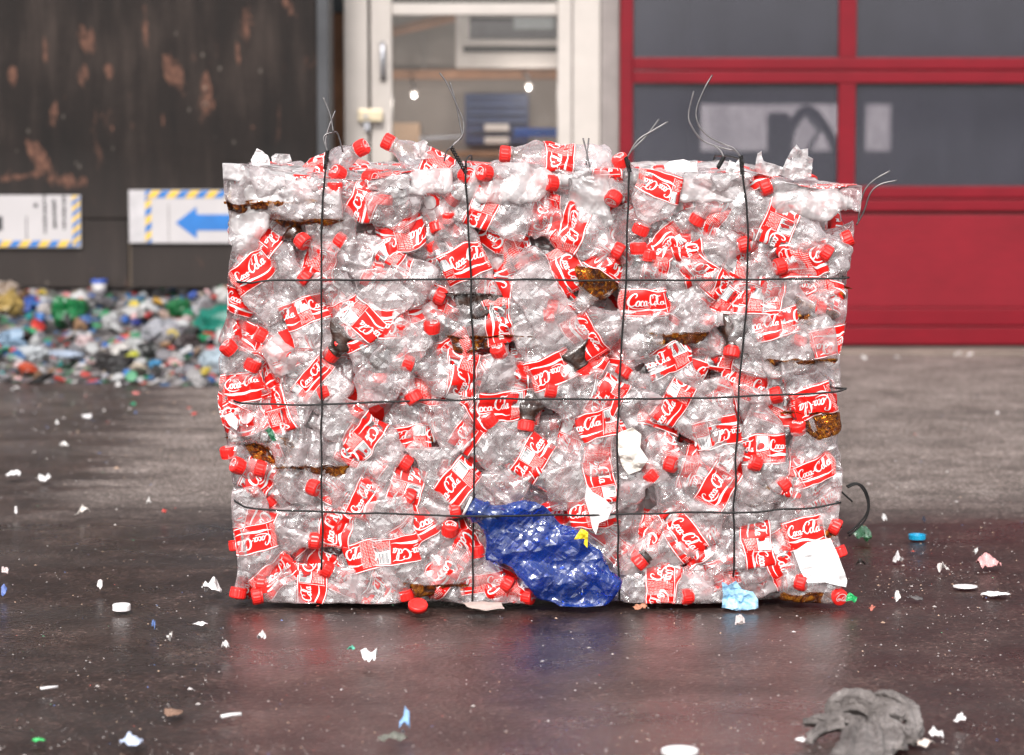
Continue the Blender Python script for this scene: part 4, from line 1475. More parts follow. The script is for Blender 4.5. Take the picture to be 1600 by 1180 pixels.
def bale_extras():
    # blue bottle
    neck, base = P(742, 778, YF - .012), P(930, 925, YF - .012)
    ax = neck - base
    L = np.linalg.norm(ax) * 1.12
    c = base + ax * .44
    lab = "large dark blue crushed bottle without cap lying across the bale's lower front"
    t, g = bottle(c, ax, np.array([.05, -1, .1]), lab, mat=PET_BLUE, cap=False, seed=77, L=L, Rad=.050, flat=.15, crumple=.0065, fold=.8, press=blue_press, u0=.5, bend=-.25, warp=1.2)
    n0, n1 = g[-1].mean(0), g[-4].mean(0)
    a = (n0 - n1) / np.linalg.norm(n0 - n1)
    MB().lathe([(.0150, 0), (.0185, 0), (.0185, .004), (.0150, .004)], 24, n0, a).build("neck_ring", LABWHITE, t, True)
    add_neck_liquid(g, t, .80, .999, plain("blue_neck_inside", (.004, .008, .04), .4), "neck_inside", .88)
    # scraps caught in the bale
    yel = plain("yellow_scrap_film", (.72, .55, .02), .45)
    S = lambda *a, **k: scrap_sheet(*a, **k)
    S([(897, 842), (908, 826), (919, 832), (918, 856), (912, 850), (914, 842)], YF - .046, "plastic_scrap", "small bright yellow torn scrap on the blue bottle", "scrap", yel, seed=1, amp=.003)
    S([(917, 756), (926, 770), (945, 780), (957, 792), (950, 812), (936, 818), (931, 836), (926, 826), (920, 800), (914, 780)], YF - .012, "paper_scrap",
      "white torn paper hanging above the blue bottle's right end", "paper", PAPER, seed=2)
    S([(966, 678), (988, 668), (1002, 680), (1000, 700), (1012, 718), (1000, 736), (982, 742), (972, 728), (966, 706)], YF - .008, "paper_scrap",
      "cream crumpled paper scrap over the third upright wire", "paper", plain("cream_paper", (.76, .70, .64), .85, bump=.2), seed=3, amp=.008)
    S([(1240, 862), (1262, 848), (1298, 842), (1310, 868), (1324, 908), (1322, 918), (1290, 910), (1262, 912), (1250, 890)], YF - .006, "paper_scrap",
      "white crumpled sheet under a label in the bottom right wire square", "paper", PAPER, seed=4, amp=.006)
    S([(350, 650), (362, 644), (372, 656), (370, 672), (358, 664)], YF - .002, "paper_scrap", "white torn scrap sticking out of the bale's left edge", "paper", PAPER, seed=5, amp=.002)
    S([(1034, 262), (1046, 252), (1068, 249), (1088, 256), (1090, 268), (1060, 272), (1040, 270)], YF + .05, "film_scrap", "smooth white film flap on the bale top left of the last knot", "film", PAPER, seed=6, amp=.006)
    S([(1134, 268), (1140, 250), (1150, 256), (1158, 244), (1162, 268), (1150, 275)], YF + .03, "film_scrap", "small white torn film beside the last twisted wire knot", "film", PAPER, seed=7, amp=.006)
    S([(1180, 262), (1184, 240), (1190, 236), (1192, 252), (1208, 256), (1224, 262), (1216, 275), (1190, 276)], YF + .06, "film_scrap", "pale film peak on the bale top near its right end", "film", PET_CLOUD, seed=8, amp=.008)
    S([(1218, 272), (1234, 240), (1244, 226), (1250, 234), (1262, 232), (1262, 244), (1270, 248), (1268, 276), (1240, 282)], YF + .05, "film_scrap", "tall cloudy film spike at the bale's top right", "film", PET_CLOUD, seed=9, amp=.012)
    S([(392, 250), (402, 232), (410, 236), (420, 246), (422, 258), (396, 260)], YF + .05, "film_scrap", "small white film tuft on the bale's top left", "film", PAPER, seed=10, amp=.005)
    S([(424, 246), (430, 240), (452, 241), (456, 252), (440, 256), (426, 254)], YF + .08, "film_scrap", "pale film lump on the bale top left of the first knot", "film", PET_CLOUD, seed=11, amp=.006)
    S([(644, 226), (662, 218), (668, 222), (664, 238), (680, 246), (650, 250)], YF + .07, "film_scrap", "pale torn film behind the two bottles lying on top", "film", PET_CLOUD, seed=12, amp=.006)
    bw = plain("pale_blue_paper", (.30, .52, .78), .6, var=.5, scale=45)
    S([(1128, 910), (1138, 916), (1150, 908), (1160, 922), (1176, 924), (1184, 936), (1184, 950), (1150, 954), (1128, 950), (1130, 932)], YF - .022, "wrapper",
      "crumpled pale blue and white wrapper against the bale's foot", "wrapper", bw, seed=13, amp=.012)
    gsc = plain("green_scrap", (.02, .36, .11), .4)
    S([(1323, 930), (1328, 926), (1334, 930), (1340, 934), (1336, 942), (1330, 938), (1322, 940)], YF - .052, "plastic_scrap", "tiny bright green scrap stuck on the lowest right cap", "scrap", gsc, seed=14, amp=.002)
    g2 = plain("dark_green_scrap", (.02, .12, .06), .4)
    S([(415, 672), (424, 668), (432, 688), (426, 690)], YF - .002, "plastic_scrap", "dark green sliver in the left edge of the third row", "scrap", g2, seed=15, amp=.002)
    # red lid in front of the bale foot
    o = MB().lathe([(.012, -.005), (.0175, -.005), (.018, .003), (.016, .006), (.013, .004), (.002, .004)], 26, G(653, 957) + np.array([0, 0, .012]), (.1, -.45, .9)).build("flat_lid", CAPRED, smooth=True)
    tag(o, "loose flat red lid lying on the asphalt before the bale's foot", "lid")
    # flap of grey film under the bottles, white strip on the ground
    S(None, None, "cardboard_scrap", "torn pale cardboard strip tucked under the bale's foot", "cardboard", plain("pale_card", (.50, .40, .36), .85), seed=16, amp=.003,
      at=[G(722, 950) + (0, 0, .006), G(745, 948) + (0, 0, .01), G(782, 950) + (0, 0, .008), G(788, 958) + (0, 0, .004), G(760, 961) + (0, 0, .003), G(730, 957) + (0, 0, .004)])


def blue_press(p, seed=0):
    p = p.copy()
    lim = YF - .004
    p[..., 1] = lim - softmax0(lim - p[..., 1], .006) * .9
    p[..., 2] = 0.004 + softmax0(p[..., 2] - 0.004, 0.003)
    return p


def bale_inside():
    """everything further in: hundreds of crushed bottles nobody could count"""
    r = np.random.default_rng(33)
    us = np.array([0, .02, .12, .25, .38, .5, .62, .74, .84, .92, 1.0])
    V, F, I = [], [], []
    b = 0
    ff = grid_faces(len(us), 10, True, True)
    for k in range(330):
        face = k % 6
        d = r.uniform(.065, .11)
        x, y, z = r.uniform(-.44, .53), r.uniform(YF + .08, YBACK - .06), r.uniform(.05, ZTOP - .06)
        n = np.array([r.uniform(-.3, .3), -1, r.uniform(-.3, .3)])
        if face in (0, 1, 2):
            y = YF + d
        elif face == 3:
            x, n = (-.516 + d, np.array([-1, .2, .1])) if k % 12 < 6 else (.60 - d, np.array([1, .2, .1]))
        elif face == 4:
            z, n = ZTOP - d * .7, np.array([.1, .2, 1])
        else:
            y, n = YBACK - r.uniform(.02, .06), np.array([.1, 1, .1])
        ax = vv = r.normal(size=3)
        ax = ax - n * np.dot(ax, n) / np.dot(n, n) * .85
        g = bottle_grid((x, y, z), ax, n, L=r.uniform(.16, .21), flat=r.uniform(.35, .6), crumple=.010, seed=2000 + k, press=bale_press, us=us, na=10)
        V.append(g.reshape(-1, 3))
        labelled = r.random() < .8
        for q, f in enumerate(ff):
            F.append(tuple(i + b for i in f))
            row = q // 10
            I.append(1 if (labelled and row in (3, 4, 5)) else 1 if row == 9 else 0)
        b += len(us) * 10
    o = mesh("crushed_plastic_mass", np.concatenate(V), F, [PET_CLOUD, LABRED], None, I)
    tag(o, "tightly packed crushed bottles deep inside the bale", "plastic mass", kind="stuff")
    # the densest heart of the bale
    bm = bmesh.new()
    bmesh.ops.create_cube(bm, size=1)
    bmesh.ops.subdivide_edges(bm, edges=bm.edges[:], cuts=22, use_grid_fill=True)
    v = np.array([q.co for q in bm.verts])
    fs = [[q.index for q in f.verts] for f in bm.faces]
    bm.verts.index_update()
    bm.free()
    lo, hi = np.array([-.516 + .085, YF + .10, .02]), np.array([.60 - .085, YBACK - .05, ZTOP - .07])
    v = lo + (v + .5) * (hi - lo)
    v = v + .018 * vnoise3(v * 16, 4) + .012 * vnoise3(v * 34, 8)
    v[:, 2] = np.maximum(v[:, 2], .012)
    k = NT("packed_plastic")
    co = k.coord("Object")
    cell = k.voro(k.mapping(co, (1, 1, 1.3)), 17, out="Color")
    sp = k.n("ShaderNodeSeparateColor")
    k.link(cell, sp.inputs[0])
    c = k.ramp(sp.outputs[0], [(0.0, (.85, .77, .77)), (.45, (.74, .64, .65)), (.60, (.62, .05, .045)), (.80, (.80, .70, .70)), (.95, (.08, .05, .05))])
    for e in c.node.color_ramp.elements:
        pass
    c.node.color_ramp.interpolation = 'CONSTANT'
    k.principled(Base_Color=c, Roughness=.25, Normal=k.bump(k.noise(co, 60, 4, .65, 1.), .8, .01))
    o = mesh("packed_plastic_heart", v, fs, k.m)
    tag(o, "dense pressed plastic filling the heart of the bale", "plastic mass", kind="stuff")


def baling_wires():
    yf = YF - .004
    rw = .0019
    W = lambda pts, y=yf: [P(px, py, y) for px, py in pts]

    def wob(p, s):
        return p + .0022 * vnoise3(p * 22, s) * np.array([1, .4, 1])

    def twist(b, base, tip_px, n=9, turns=5, r=.0028):
        """two strands wound round each other between two points"""
        a0, a1 = np.asarray(base), np.asarray(tip_px)
        d = a1 - a0
        L = np.linalg.norm(d)
        d = d / L
        u = np.cross(d, (0, 1, .2))
        u /= np.linalg.norm(u)
        w = np.cross(d, u)
        t = np.linspace(0, 1, turns * 8)
        for ph in (0, math.pi):
            pts = a0 + d * (t * L)[:, None] + r * (np.cos(t * turns * 6.283 + ph)[:, None] * u + np.sin(t * turns * 6.283 + ph)[:, None] * w)
            b.tube(pts, .0015, 6)

    vert = [
        ([(508, 262), (504, 330), (503, 440), (502, 630), (503, 800), (502, 888)], "first upright wire of the bale from its left end",
         [((508, 264), (512, 236))], [[(512, 238), (509, 222), (511, 208), (517, 190), (524, 173)], [(512, 238), (506, 214), (521, 207), (528, 210), (536, 238)], [(521, 207), (516, 180), (505, 152)]]),
        ([(728, 262), (731, 340), (736, 440), (741, 630), (741, 800), (737, 948)], "second upright wire, the one passing over the blue bottle's neck",
         [((728, 270), (705, 230))], [[(705, 230), (712, 222), (722, 214), (718, 190), (712, 160), (703, 128)], [(705, 230), (698, 236), (694, 252)], [(706, 229), (722, 212), (724, 190), (714, 165), (698, 130), (687, 114)]]),
        ([(984, 262), (980, 340), (978, 440), (967, 625), (965, 800), (968, 930)], "third upright wire, standing right of the bale's middle",
         [((984, 268), (978, 246))], [[(978, 248), (990, 232), (1010, 212), (1030, 186)], [(978, 250), (996, 220), (1020, 204), (1044, 190)], [(922, 262), (917, 240), (911, 216)], [(916, 258), (918, 236), (920, 216)]]),
        ([(1160, 262), (1166, 330), (1168, 440), (1154, 625), (1147, 800), (1146, 892)], "fourth upright wire, nearest the bale's right end",
         [((1160, 272), (1158, 244)), ((1122, 262), (1131, 246))], [[(1158, 246), (1146, 232), (1132, 226), (1108, 214), (1092, 196), (1088, 172), (1100, 140), (1113, 117)],
                                              [(1158, 248), (1150, 236), (1140, 234), (1118, 228), (1096, 218), (1080, 196), (1076, 178), (1084, 142)], [(1131, 246), (1126, 236), (1116, 228)]]),
    ]
    for pts, lab, tw, ends in vert:
        front = wob(smooth_path(W(pts), 12), 5)
        top, bot = front[0], front[-1]
        zt = ZTOP + .012
        t = thing("baling_wire", "black " + lab, "wire", top, "upright wires of the bale")
        loop = np.vstack([front, [bot[0], yf + .004, max(bot[2] - .012, .006)]]) if bot[2] < .03 else np.vstack([front, [bot[0], yf + .03, bot[2] - .02]])
        b = MB().tube(loop, rw, 8)
        over = smooth_path([(top[0], yf, top[2]), (top[0], yf + .012, zt), (top[0], 5.25, zt + .004), (top[0], 5.55, zt + .002), (top[0], YBACK, zt - .01), (top[0], YBACK + .012, zt - .1),
                            (top[0], YBACK + .012, .4), (top[0], YBACK + .012, .03)], 6)
        b.build("front_run", WIRE, t, True)
        MB().tube(over, rw, 6).build("back_run", WIRE, t, True)
        for (a, c) in tw:
            k = MB()
            twist(k, P(*a, yf + .004), P(*c, yf + .02))
            k.build("twisted_knot", WIRE, t, True)
        for e in ends:
            k = MB()
            pp = smooth_path([P(px, py, yf + .02 + .004 * i) for i, (px, py) in enumerate(e)], 7)
            k.tube(pp, .0015, 7)
            k.build("wire_end", WIRE_END, t, True)
    hor = [
        ([(392, 442), (420, 439), (500, 438), (735, 437), (980, 438), (1170, 437), (1300, 436), (1326, 434)], "upper level wire band across the bale"),
        ([(378, 629), (420, 631), (500, 632), (740, 624), (970, 624), (1150, 620), (1290, 613), (1322, 608)], "middle level wire band across the bale"),
        ([(366, 783), (386, 793), (430, 797), (500, 800), (740, 802), (970, 803), (1150, 800), (1260, 795), (1312, 786)], "lowest level wire band, crossing the blue bottle"),
    ]
    for q, (pts, lab) in enumerate(hor):
        fr = W(pts, yf - (.0 if q < 2 else .0))
        if q == 2:
            fr = [p + np.array([0, -.034 if 735 < px < 880 else 0, 0]) for p, (px, _) in zip(fr, pts)]
        front = wob(smooth_path(fr, 12), 6)
        t = thing("baling_wire", "black " + lab, "wire", front[0], "level wires of the bale")
        MB().tube(front, rw, 8).build("front_run", WIRE, t, True)
        l, e = front[0], front[-1]
        zl, ze = l[2], e[2]
        L, Rr = -.509, float(xr(np.array(ze))) - .008
        back = smooth_path([l, (L + .004, YF + .03, zl + .002), (L, 5.2, zl), (L, YBACK - .02, zl), (L + .02, YBACK + .01, zl), (Rr - .02, YBACK + .01, ze), (Rr, YBACK - .02, ze), (Rr, 5.2, ze),
                            (Rr - .004, YF + .03, ze), e], 5)
        MB().tube(back, rw, 6).build("back_run", WIRE, t, True)
        if q == 0:
            for e_ in ([(1341, 348), (1344, 320), (1352, 296), (1368, 280), (1391, 267)], [(1338, 352), (1350, 330), (1360, 302), (1376, 288), (1402, 282)]):
                MB().tube(smooth_path([P(px, py, YF + .05) for px, py in e_], 7), .0016, 7).build("wire_end", WIRE_END, t, True)
        if q == 2:
            for e_ in ([(1322, 760), (1336, 755), (1350, 762), (1358, 785), (1352, 812), (1326, 838)], [(1324, 762), (1340, 757), (1352, 772), (1356, 796), (1344, 816), (1324, 834)], [(1312, 766), (1332, 784)]):
                MB().tube(smooth_path([P(px, py, YF + .03) for px, py in e_], 7), .0018, 7).build("wire_end", WIRE, t, True)


def residue_bottles():
    """clear bottles with a little brown drink left in them"""
    for q, (px, py, d, fr) in enumerate([(380, 292, 8, .36), (478, 702, -15, .3), (690, 885, 20, .3), (1240, 540, 12, .25),
                                         (1290, 915, -8, .3), (1306, 795, 70, .25), (1066, 502, 4, .34), (468, 318, 5, .22)]):
        r = np.random.default_rng(1500 + q)
        a = R(d + (180 if q % 2 else 0))
        pos, sq = where(px, py)
        lab = f"clear bottle with brown drink residue, {pos} of {sq}"
        bottle(P(px, py, YF + .016), np.array([math.cos(a), r.uniform(-.1, .1), math.sin(a)]), np.array([r.uniform(-.2, .2), -1, r.uniform(-.1, .2)]), unique(lab, ["second " + lab]),
               group="crushed bottles on the bale's front", cap=False, seed=1500 + q, L=r.uniform(.13, .17), flat=r.uniform(.35, .5), crumple=.006, liquid=(fr * .8, AMBER), fold=.5)


traced_bottles()
residue_bottles()
filler_bottles()
top_and_side_bottles()
bale_extras()
bale_inside()
baling_wires()


# ================================================================== RAG AND LITTER ON THE YARD
def build_rag():
    g = lambda px, py, z=0.0: G(px, py) + np.array([0, 0, z])
    b = MB()
    o0 = G(1340, 1140)
    # (px, py, height) ridges of cloth with radii
    # (px, py, px row where the cloth under it meets the ground, half-width, half-thickness)
    folds = [
        ([(1300, 1122, 1138, .010, .010), (1308, 1110, 1138, .016, .018), (1328, 1104, 1138, .018, .021), (1350, 1104, 1140, .018, .021), (1366, 1114, 1142, .014, .017), (1372, 1126, 1144, .010, .010)], 7, .12),
        ([(1336, 1106, 1136, .008, .008), (1360, 1096, 1136, .011, .010), (1386, 1092, 1138, .012, .010), (1408, 1100, 1142, .012, .010), (1424, 1118, 1148, .011, .011), (1429, 1142, 1158, .010, .011), (1424, 1158, 1166, .008, .009)], 5, .2),
        ([(1358, 1122, 1144, .007, .007), (1378, 1108, 1146, .009, .008), (1400, 1108, 1148, .009, .008), (1416, 1120, 1152, .008, .008)], 4, .25),
        ([(1374, 1128, 1148, .007, .007), (1394, 1118, 1150, .008, .007), (1412, 1122, 1154, .007, .006)], 4, .25),
        ([(1364, 1132, 1150, .009, .008), (1388, 1134, 1154, .010, .008), (1410, 1146, 1160, .010, .009), (1424, 1160, 1168, .008, .008)], 4, .25),
        ([(1258, 1130, 1140, .008, .005), (1276, 1127, 1142, .010, .007), (1306, 1127, 1144, .011, .008), (1340, 1130, 1146, .010, .008)], 5, .3),
        ([(1262, 1160, 1164, .006, .004), (1272, 1147, 1158, .008, .006), (1292, 1136, 1150, .009, .008), (1318, 1133, 1148, .008, .008)], 4, .3),
        ([(1342, 1130, 1146, .010, .008), (1340, 1146, 1158, .017, .009), (1334, 1170, 1180, .022, .008), (1324, 1206, 1214, .026, .006)], 8, .28),
        ([(1362, 1132, 1148, .010, .008), (1372, 1148, 1160, .016, .009), (1372, 1172, 1182, .019, .008), (1358, 1204, 1212, .019, .006)], 7, .28),
        ([(1384, 1138, 1154, .009, .008), (1398, 1150, 1162, .011, .008), (1402, 1168, 1178, .010, .007)], 4, .3),
    ]
    for q, (pts, nr, am) in enumerate(folds):
        p = smooth_path([np.concatenate([P(px, py, G(px, bp)[1]), [a_, b_]]) for px, py, bp, a_, b_ in pts], 7)
        cen, wa, wb = p[:, :3], p[:, 3], p[:, 4]
        tg = np.gradient(cen, axis=0)
        tg /= np.linalg.norm(tg, axis=1)[:, None]
        sd = np.cross(tg, (0, 0, 1.0))
        sd /= np.linalg.norm(sd, axis=1)[:, None]
        up = np.cross(sd, tg)
        n = 44
        th = np.arange(n) * 2 * np.pi / n
        tt = np.linspace(0, 1, len(cen))
        rr_ = 1 + 1.5 * am * np.sin(nr * th[None] + 3.0 * np.sin(2.2 * tt[:, None] + q) + q) + .10 * np.sin(2 * nr * th[None] + 5 * tt[:, None])
        v = cen[:, None] + (wa[:, None] * rr_ * np.cos(th)[None])[..., None] * sd[:, None] + (wb[:, None] * rr_ * np.sin(th)[None])[..., None] * up[:, None]
        v = v + .0022 * vnoise3(v * 55, q) + .0016 * (1 - 2 * np.abs(vnoise3(v * 95, q + 3)))
        b.add(v.reshape(-1, 3), grid_faces(len(cen), n, True, True))
    cloth = NT("grey_rag_cloth")
    co = cloth.coord("Object")
    f = cloth.noise(co, 18, 5, .65, .6)
    c = cloth.ramp(f, [(.3, (.075, .063, .059)), (.52, (.17, .147, .139)), (.72, (.33, .295, .284))])
    wave = cloth.noise(cloth.mapping(co, (1, 1, 1)), 60, 3, .6, 2.0)
    cloth.principled(Base_Color=c, Roughness=.75, Normal=cloth.bump(wave, 1.0, .010))
    o = b.build("cleaning_rag", cloth.m, loc=o0)
    rm = o.modifiers.new("merge", 'REMESH')
    rm.mode = 'VOXEL'
    rm.voxel_size = .0017
    smo = o.modifiers.new("soften", 'SMOOTH')
    smo.factor, smo.iterations = .5, 1
    tag(o, "crumpled grey cloth rag lying on the wet asphalt in front", "rag")
    # apply so the mesh is real data
    dg = bpy.context.evaluated_depsgraph_get()
    me = bpy.data.meshes.new_from_object(o.evaluated_get(dg))
    o.modifiers.clear()
    o.data = me
    n = len(me.vertices)
    co_ = np.empty(n * 3)
    me.vertices.foreach_get("co", co_)
    co_ = co_.reshape(-1, 3)
    co_[:, 2] = np.maximum(co_[:, 2] + o0[2], .0015) - o0[2]
    me.vertices.foreach_set("co", co_.ravel())
    me.polygons.foreach_set("use_smooth", np.ones(len(me.polygons), bool))
    me.update()


def disc(px, py, r, h, mat, name, label, cat, tilt=(0, 0, 1), ring=False):
    c = G(px, py) + np.array([0, 0, h * .5 + .001 + r * math.hypot(tilt[0], tilt[1]) * .8])
    b = MB()
    if ring:
        b.lathe([(r * .8, -h / 2), (r, -h / 2), (r * 1.02, h / 2), (r * .98, h / 2 + .001), (r * .9, h / 2 - .001), (r * .8, -h * .3)], 28, c, tilt)
    else:
        b.lathe([(r * .9, -h / 2), (r, -h * .4), (r, h * .35), (r * .93, h / 2), (r * .6, h * .42)], 28, c, tilt, ripple=0)
    o = b.build(name, mat, smooth=False, loc=c)
    return tag(o, label, cat)


def flat_scrap(px, py, w, d, mat, name, label, cat, seed, amp=.004, lift=.004, group=None):
    r = np.random.default_rng(seed)
    c = G(px, py)
    n = 9
    rot = r.uniform(0, 6.28)
    pts = []
    for k in range(n):
        a = 6.283 * k / n
        rr = r.uniform(.6, 1.1)
        pts.append(c + np.array([math.cos(a) * w * .5 * rr, math.sin(a) * d * .5 * rr, .0015]))
    return scrap_sheet(None, None, name, label, cat, mat, amp=amp, seed=seed, at=pts, group=group, thick=.0008)


def yard_litter():
    white = plastic((.78, .75, .75), .5)
    grey = plastic((.42, .39, .40), .5)
    disc(190, 955, .0165, .012, white, "screw_cap", "loose white bottle cap alone on the asphalt at the left", "cap")
    disc(1433, 843, .018, .009, plastic((.01, .30, .52), .35), "plastic_ring", "bright blue plastic ring on the ground right of the bale", "ring", ring=True)
    disc(1508, 918, .023, .002, white, "paper_disc", "flat white disc on the ground at the right", "disc")
    disc(1062, 1178, .026, .006, white, "jar_lid", "white lid cut off by the photo's bottom edge", "lid")
    blu = plastic((.25, .42, .68), .4)
    gry2 = plastic((.13, .13, .11), .5)
    flat_scrap(575, 1037, .042, .05, white, "paper_scrap", "white crumpled paper scrap alone in the centre foreground", "paper", 31, .012)
    flat_scrap(616, 1158, .045, .03, gry2, "dry_leaf", "dry grey-green leaf beside a pale blue scrap, front centre", "leaf", 32, .006)
    flat_scrap(632, 1143, .018, .022, blu, "plastic_scrap", "pale blue scrap on the dry leaf, front centre", "scrap", 33, .016, .006)
    flat_scrap(549, 1018, .014, .012, plastic((.08, .35, .25), .4), "plastic_scrap", "tiny teal scrap behind the white crumpled paper", "scrap", 34, .006)
    flat_scrap(330, 930, .045, .05, white, "foil_scrap", "white crumpled foil beside the bale's lower left corner", "foil", 35, .016)
    flat_scrap(1545, 889, .062, .05, plastic((.62, .30, .30), .35), "wrapper", "crumpled pink and red wrapper on the ground at right", "wrapper", 36, .014)
    flat_scrap(1556, 931, .06, .07, white, "paper_scrap", "flat white paper on the ground at the right edge", "paper", 37, .003)
    flat_scrap(1348, 846, .05, .07, PET_GREEN, "plastic_scrap", "pale green clear plastic beside the bale's right foot", "scrap", 38, .014)
    flat_scrap(313, 978, .03, .022, white, "paper_scrap", "narrow white strip on the ground below the foil", "paper", 39, .003)
    flat_scrap(205, 1166, .036, .04, plastic((.42, .48, .62), .4), "plastic_scrap", "bluish crumpled scrap at the photo's lower left", "scrap", 40, .008)
    flat_scrap(60, 1161, .022, .02, plastic((.05, .42, .12), .4), "plastic_scrap", "bright green scrap at the photo's lower left", "scrap", 41, .003)
    o = MB().tube([G(346, 1124) + (0, 0, .004), G(362, 1121) + (0, 0, .004), G(377, 1120) + (0, 0, .004)], .003, 6).build("plastic_stick", white, smooth=True)
    tag(o, "short white plastic stick on the asphalt, front left", "stick")
    o = MB().tube([G(63, 1079) + (0, 0, .003), G(90, 1076) + (0, 0, .003)], .0025, 6).build("plastic_stick", white, smooth=True)
    tag(o, "thin white stick near the photo's left edge", "stick")
    flat_scrap(272, 1117, .03, .05, plastic((.22, .13, .09), .7), "cardboard_scrap", "small brown flake, front left of the white stick", "cardboard", 42, .003)
    flat_scrap(1157, 978, .022, .04, plastic((.45, .38, .37), .7), "paper_scrap", "greyish paper bit before the pale blue wrapper", "paper", 43, .008)
    flat_scrap(1430, 938, .036, .04, plastic((.10, .09, .09), .6), "plastic_scrap", "dark scrap with white bits right of the bale", "scrap", 44, .004)
    flat_scrap(1500, 1130, .02, .02, white, "paper_scrap", "small white crumb near the grey rag", "paper", 45, .006)
    flat_scrap(1462, 1154, .026, .03, white, "paper_scrap", "white paper crumb just right of the grey rag", "paper", 46, .008)
    flat_scrap(1444, 1167, .03, .03, plastic((.65, .55, .50), .7), "paper_scrap", "cream torn bit touching the grey rag's corner", "paper", 47, .006)
    flat_scrap(1252, 1160, .018, .02, white, "paper_scrap", "white bit at the rag's left tip", "paper", 48, .004)
    flat_scrap(1000, 952, .03, .03, plastic((.40, .17, .10), .6), "cardboard_scrap", "rust brown scrap before the bale's foot", "cardboard", 49, .004)
    flat_scrap(1362, 958, .014, .02, plastic((.35, .10, .07), .6), "plastic_scrap", "tiny reddish scrap right of the lowest cap", "scrap", 50, .006)
    # left middle distance
    for q, (px, py, w, d, col, lab) in enumerate([
        (24, 748, .07, .09, (.80, .77, .76), "white crumpled scraps by the photo's left edge, middle distance"), (70, 752, .05, .07, (.72, .70, .68), "pale paper scrap right of the white crumpled scraps"),
        (100, 700, .045, .03, (.75, .72, .70), "small white strip on the wet run at left"), (256, 807, .02, .03, (.50, .06, .05), "tiny red scrap on the dry asphalt left of the bale"),
        (130, 806, .06, .03, (.62, .56, .52), "thin pale strip on the ground at left"), (232, 790, .022, .03, (.70, .66, .64), "white crumb left of the bale, dry asphalt"),
        (25, 806, .014, .02, (.75, .72, .72), "white crumb near the photo's left edge"), (8, 900, .03, .05, (.60, .50, .48), "pinkish strip at the photo's left edge"),
        (6, 934, .02, .05, (.10, .16, .42), "blue and yellow bit at the photo's left edge"), (240, 985, .012, .02, (.12, .20, .45), "tiny blue crumb on the wet asphalt"),
        (408, 1004, .03, .03, (.62, .58, .58), "pale crumb in the red reflection before the bale"), (352, 1018, .026, .012, (.8, .78, .76), "short white strip in front of the bale's left corner"),
        (265, 1005, .02, .03, (.70, .66, .64), "pale crumb right of the loose white cap"), (157, 925, .02, .04, (.6, .56, .55), "pale crumb behind the loose white cap"),
        (135, 655, .06, .05, (.74, .72, .72), "white strip with green end on the wet run"), (214, 619, .045, .04, (.60, .18, .16), "reddish white scrap just before the waste heap"),
        (303, 652, .03, .035, (.50, .05, .04), "round red bit on the ground before the waste heap"), (208, 636, .03, .035, (.01, .28, .14), "green bit on the ground before the waste heap"),
        (184, 606, .035, .04, (.8, .78, .76), "white bit just before the waste heap"), (24, 612, .05, .03, (.8, .78, .76), "white flat bit at the heap's left foot"),
        (90, 666, .02, .02, (.8, .78, .76), "white crumb on the wet run, middle distance"), (1350, 563, .05, .02, (.8, .78, .76), "white bit at the threshold right of the bale"),
        (1402, 566, .05, .02, (.5, .47, .46), "grey bit at the garage door threshold"), (1498, 558, .06, .03, (.55, .52, .50), "grey crumb at the garage door threshold, right"),
        (1515, 558, .04, .03, (.62, .58, .56), "pale crumb at the garage door threshold, far right"), (1382, 818, .022, .03, (.8, .78, .76), "white crumb behind the blue ring"),
        (1444, 818, .016, .02, (.03, .04, .06), "dark crumb behind the blue ring"), (1402, 880, .04, .04, (.7, .66, .66), "white crumbs before the blue ring"),
        (1472, 895, .05, .03, (.66, .6, .58), "pale strip between blue ring and white disc"), (1348, 890, .045, .015, (.03, .025, .025), "black strip on the ground by the bale's right foot"),
        (1525, 870, .016, .02, (.7, .68, .66), "white dot above the pink wrapper"), (1402, 943, .02, .03, (.7, .66, .64), "white crumb right of the bale's foot"),
    ]):
        flat_scrap(px, py, w * .62, d * .62, plastic(tuple(round(x * .85, 2) for x in col), .5), "litter_scrap", lab, "litter", 60 + q, .010)
    # grains and flakes nobody could count
    r = np.random.default_rng(5)
    b = MB()
    cols = [(.40, .36, .34), (.50, .46, .45), (.36, .24, .17), (.60, .42, .30), (.05, .05, .06), (.10, .16, .36), (.45, .08, .06), (.10, .30, .16)]
    pr = np.array([.46, .22, .10, .08, .06, .04, .025, .015])
    for k in range(4800):
        if k < 3700:
            px, py = r.uniform(-40, 1640), 560 + 640 * r.random() ** .6
        elif k < 4100:
            px, py = r.normal(1440, 90), r.normal(910, 40)
        else:
            px, py = r.normal(150, 150), r.normal(640, 45)
        if not (556 < py < 1215):
            continue
        c = G(px, py)
        s = (.0005 + .0014 * r.random() ** 2) * (2.4 if r.random() < .04 else 1) * (1 + .28 * max(0, c[1] - 5))
        a = r.uniform(0, 6.28)
        e = r.uniform(.35, 1)
        ux, uy = np.array([math.cos(a), math.sin(a), 0]) * s, np.array([-math.sin(a), math.cos(a), 0]) * s * e
        z = .006 * r.random()
        z0 = np.array([0, 0, .001])
        h = np.array([0, 0, s * r.uniform(.3, .9)])
        v = [c + z0 - ux - uy, c + z0 + ux - uy * .6, c + z0 + ux * .7 + uy, c + z0 - ux * .8 + uy * .9, c + z0 + h + ux * r.uniform(-.3, .3)]
        b.add(v, [(0, 1, 4), (1, 2, 4), (2, 3, 4), (3, 0, 4)], int(r.choice(len(cols), p=pr)))
    o = b.build("litter_flecks", [plastic(c, .6) for c in cols])
    tag(o, "tiny flakes and grains of waste scattered over the asphalt", "litter", kind="stuff")


build_rag()
yard_litter()


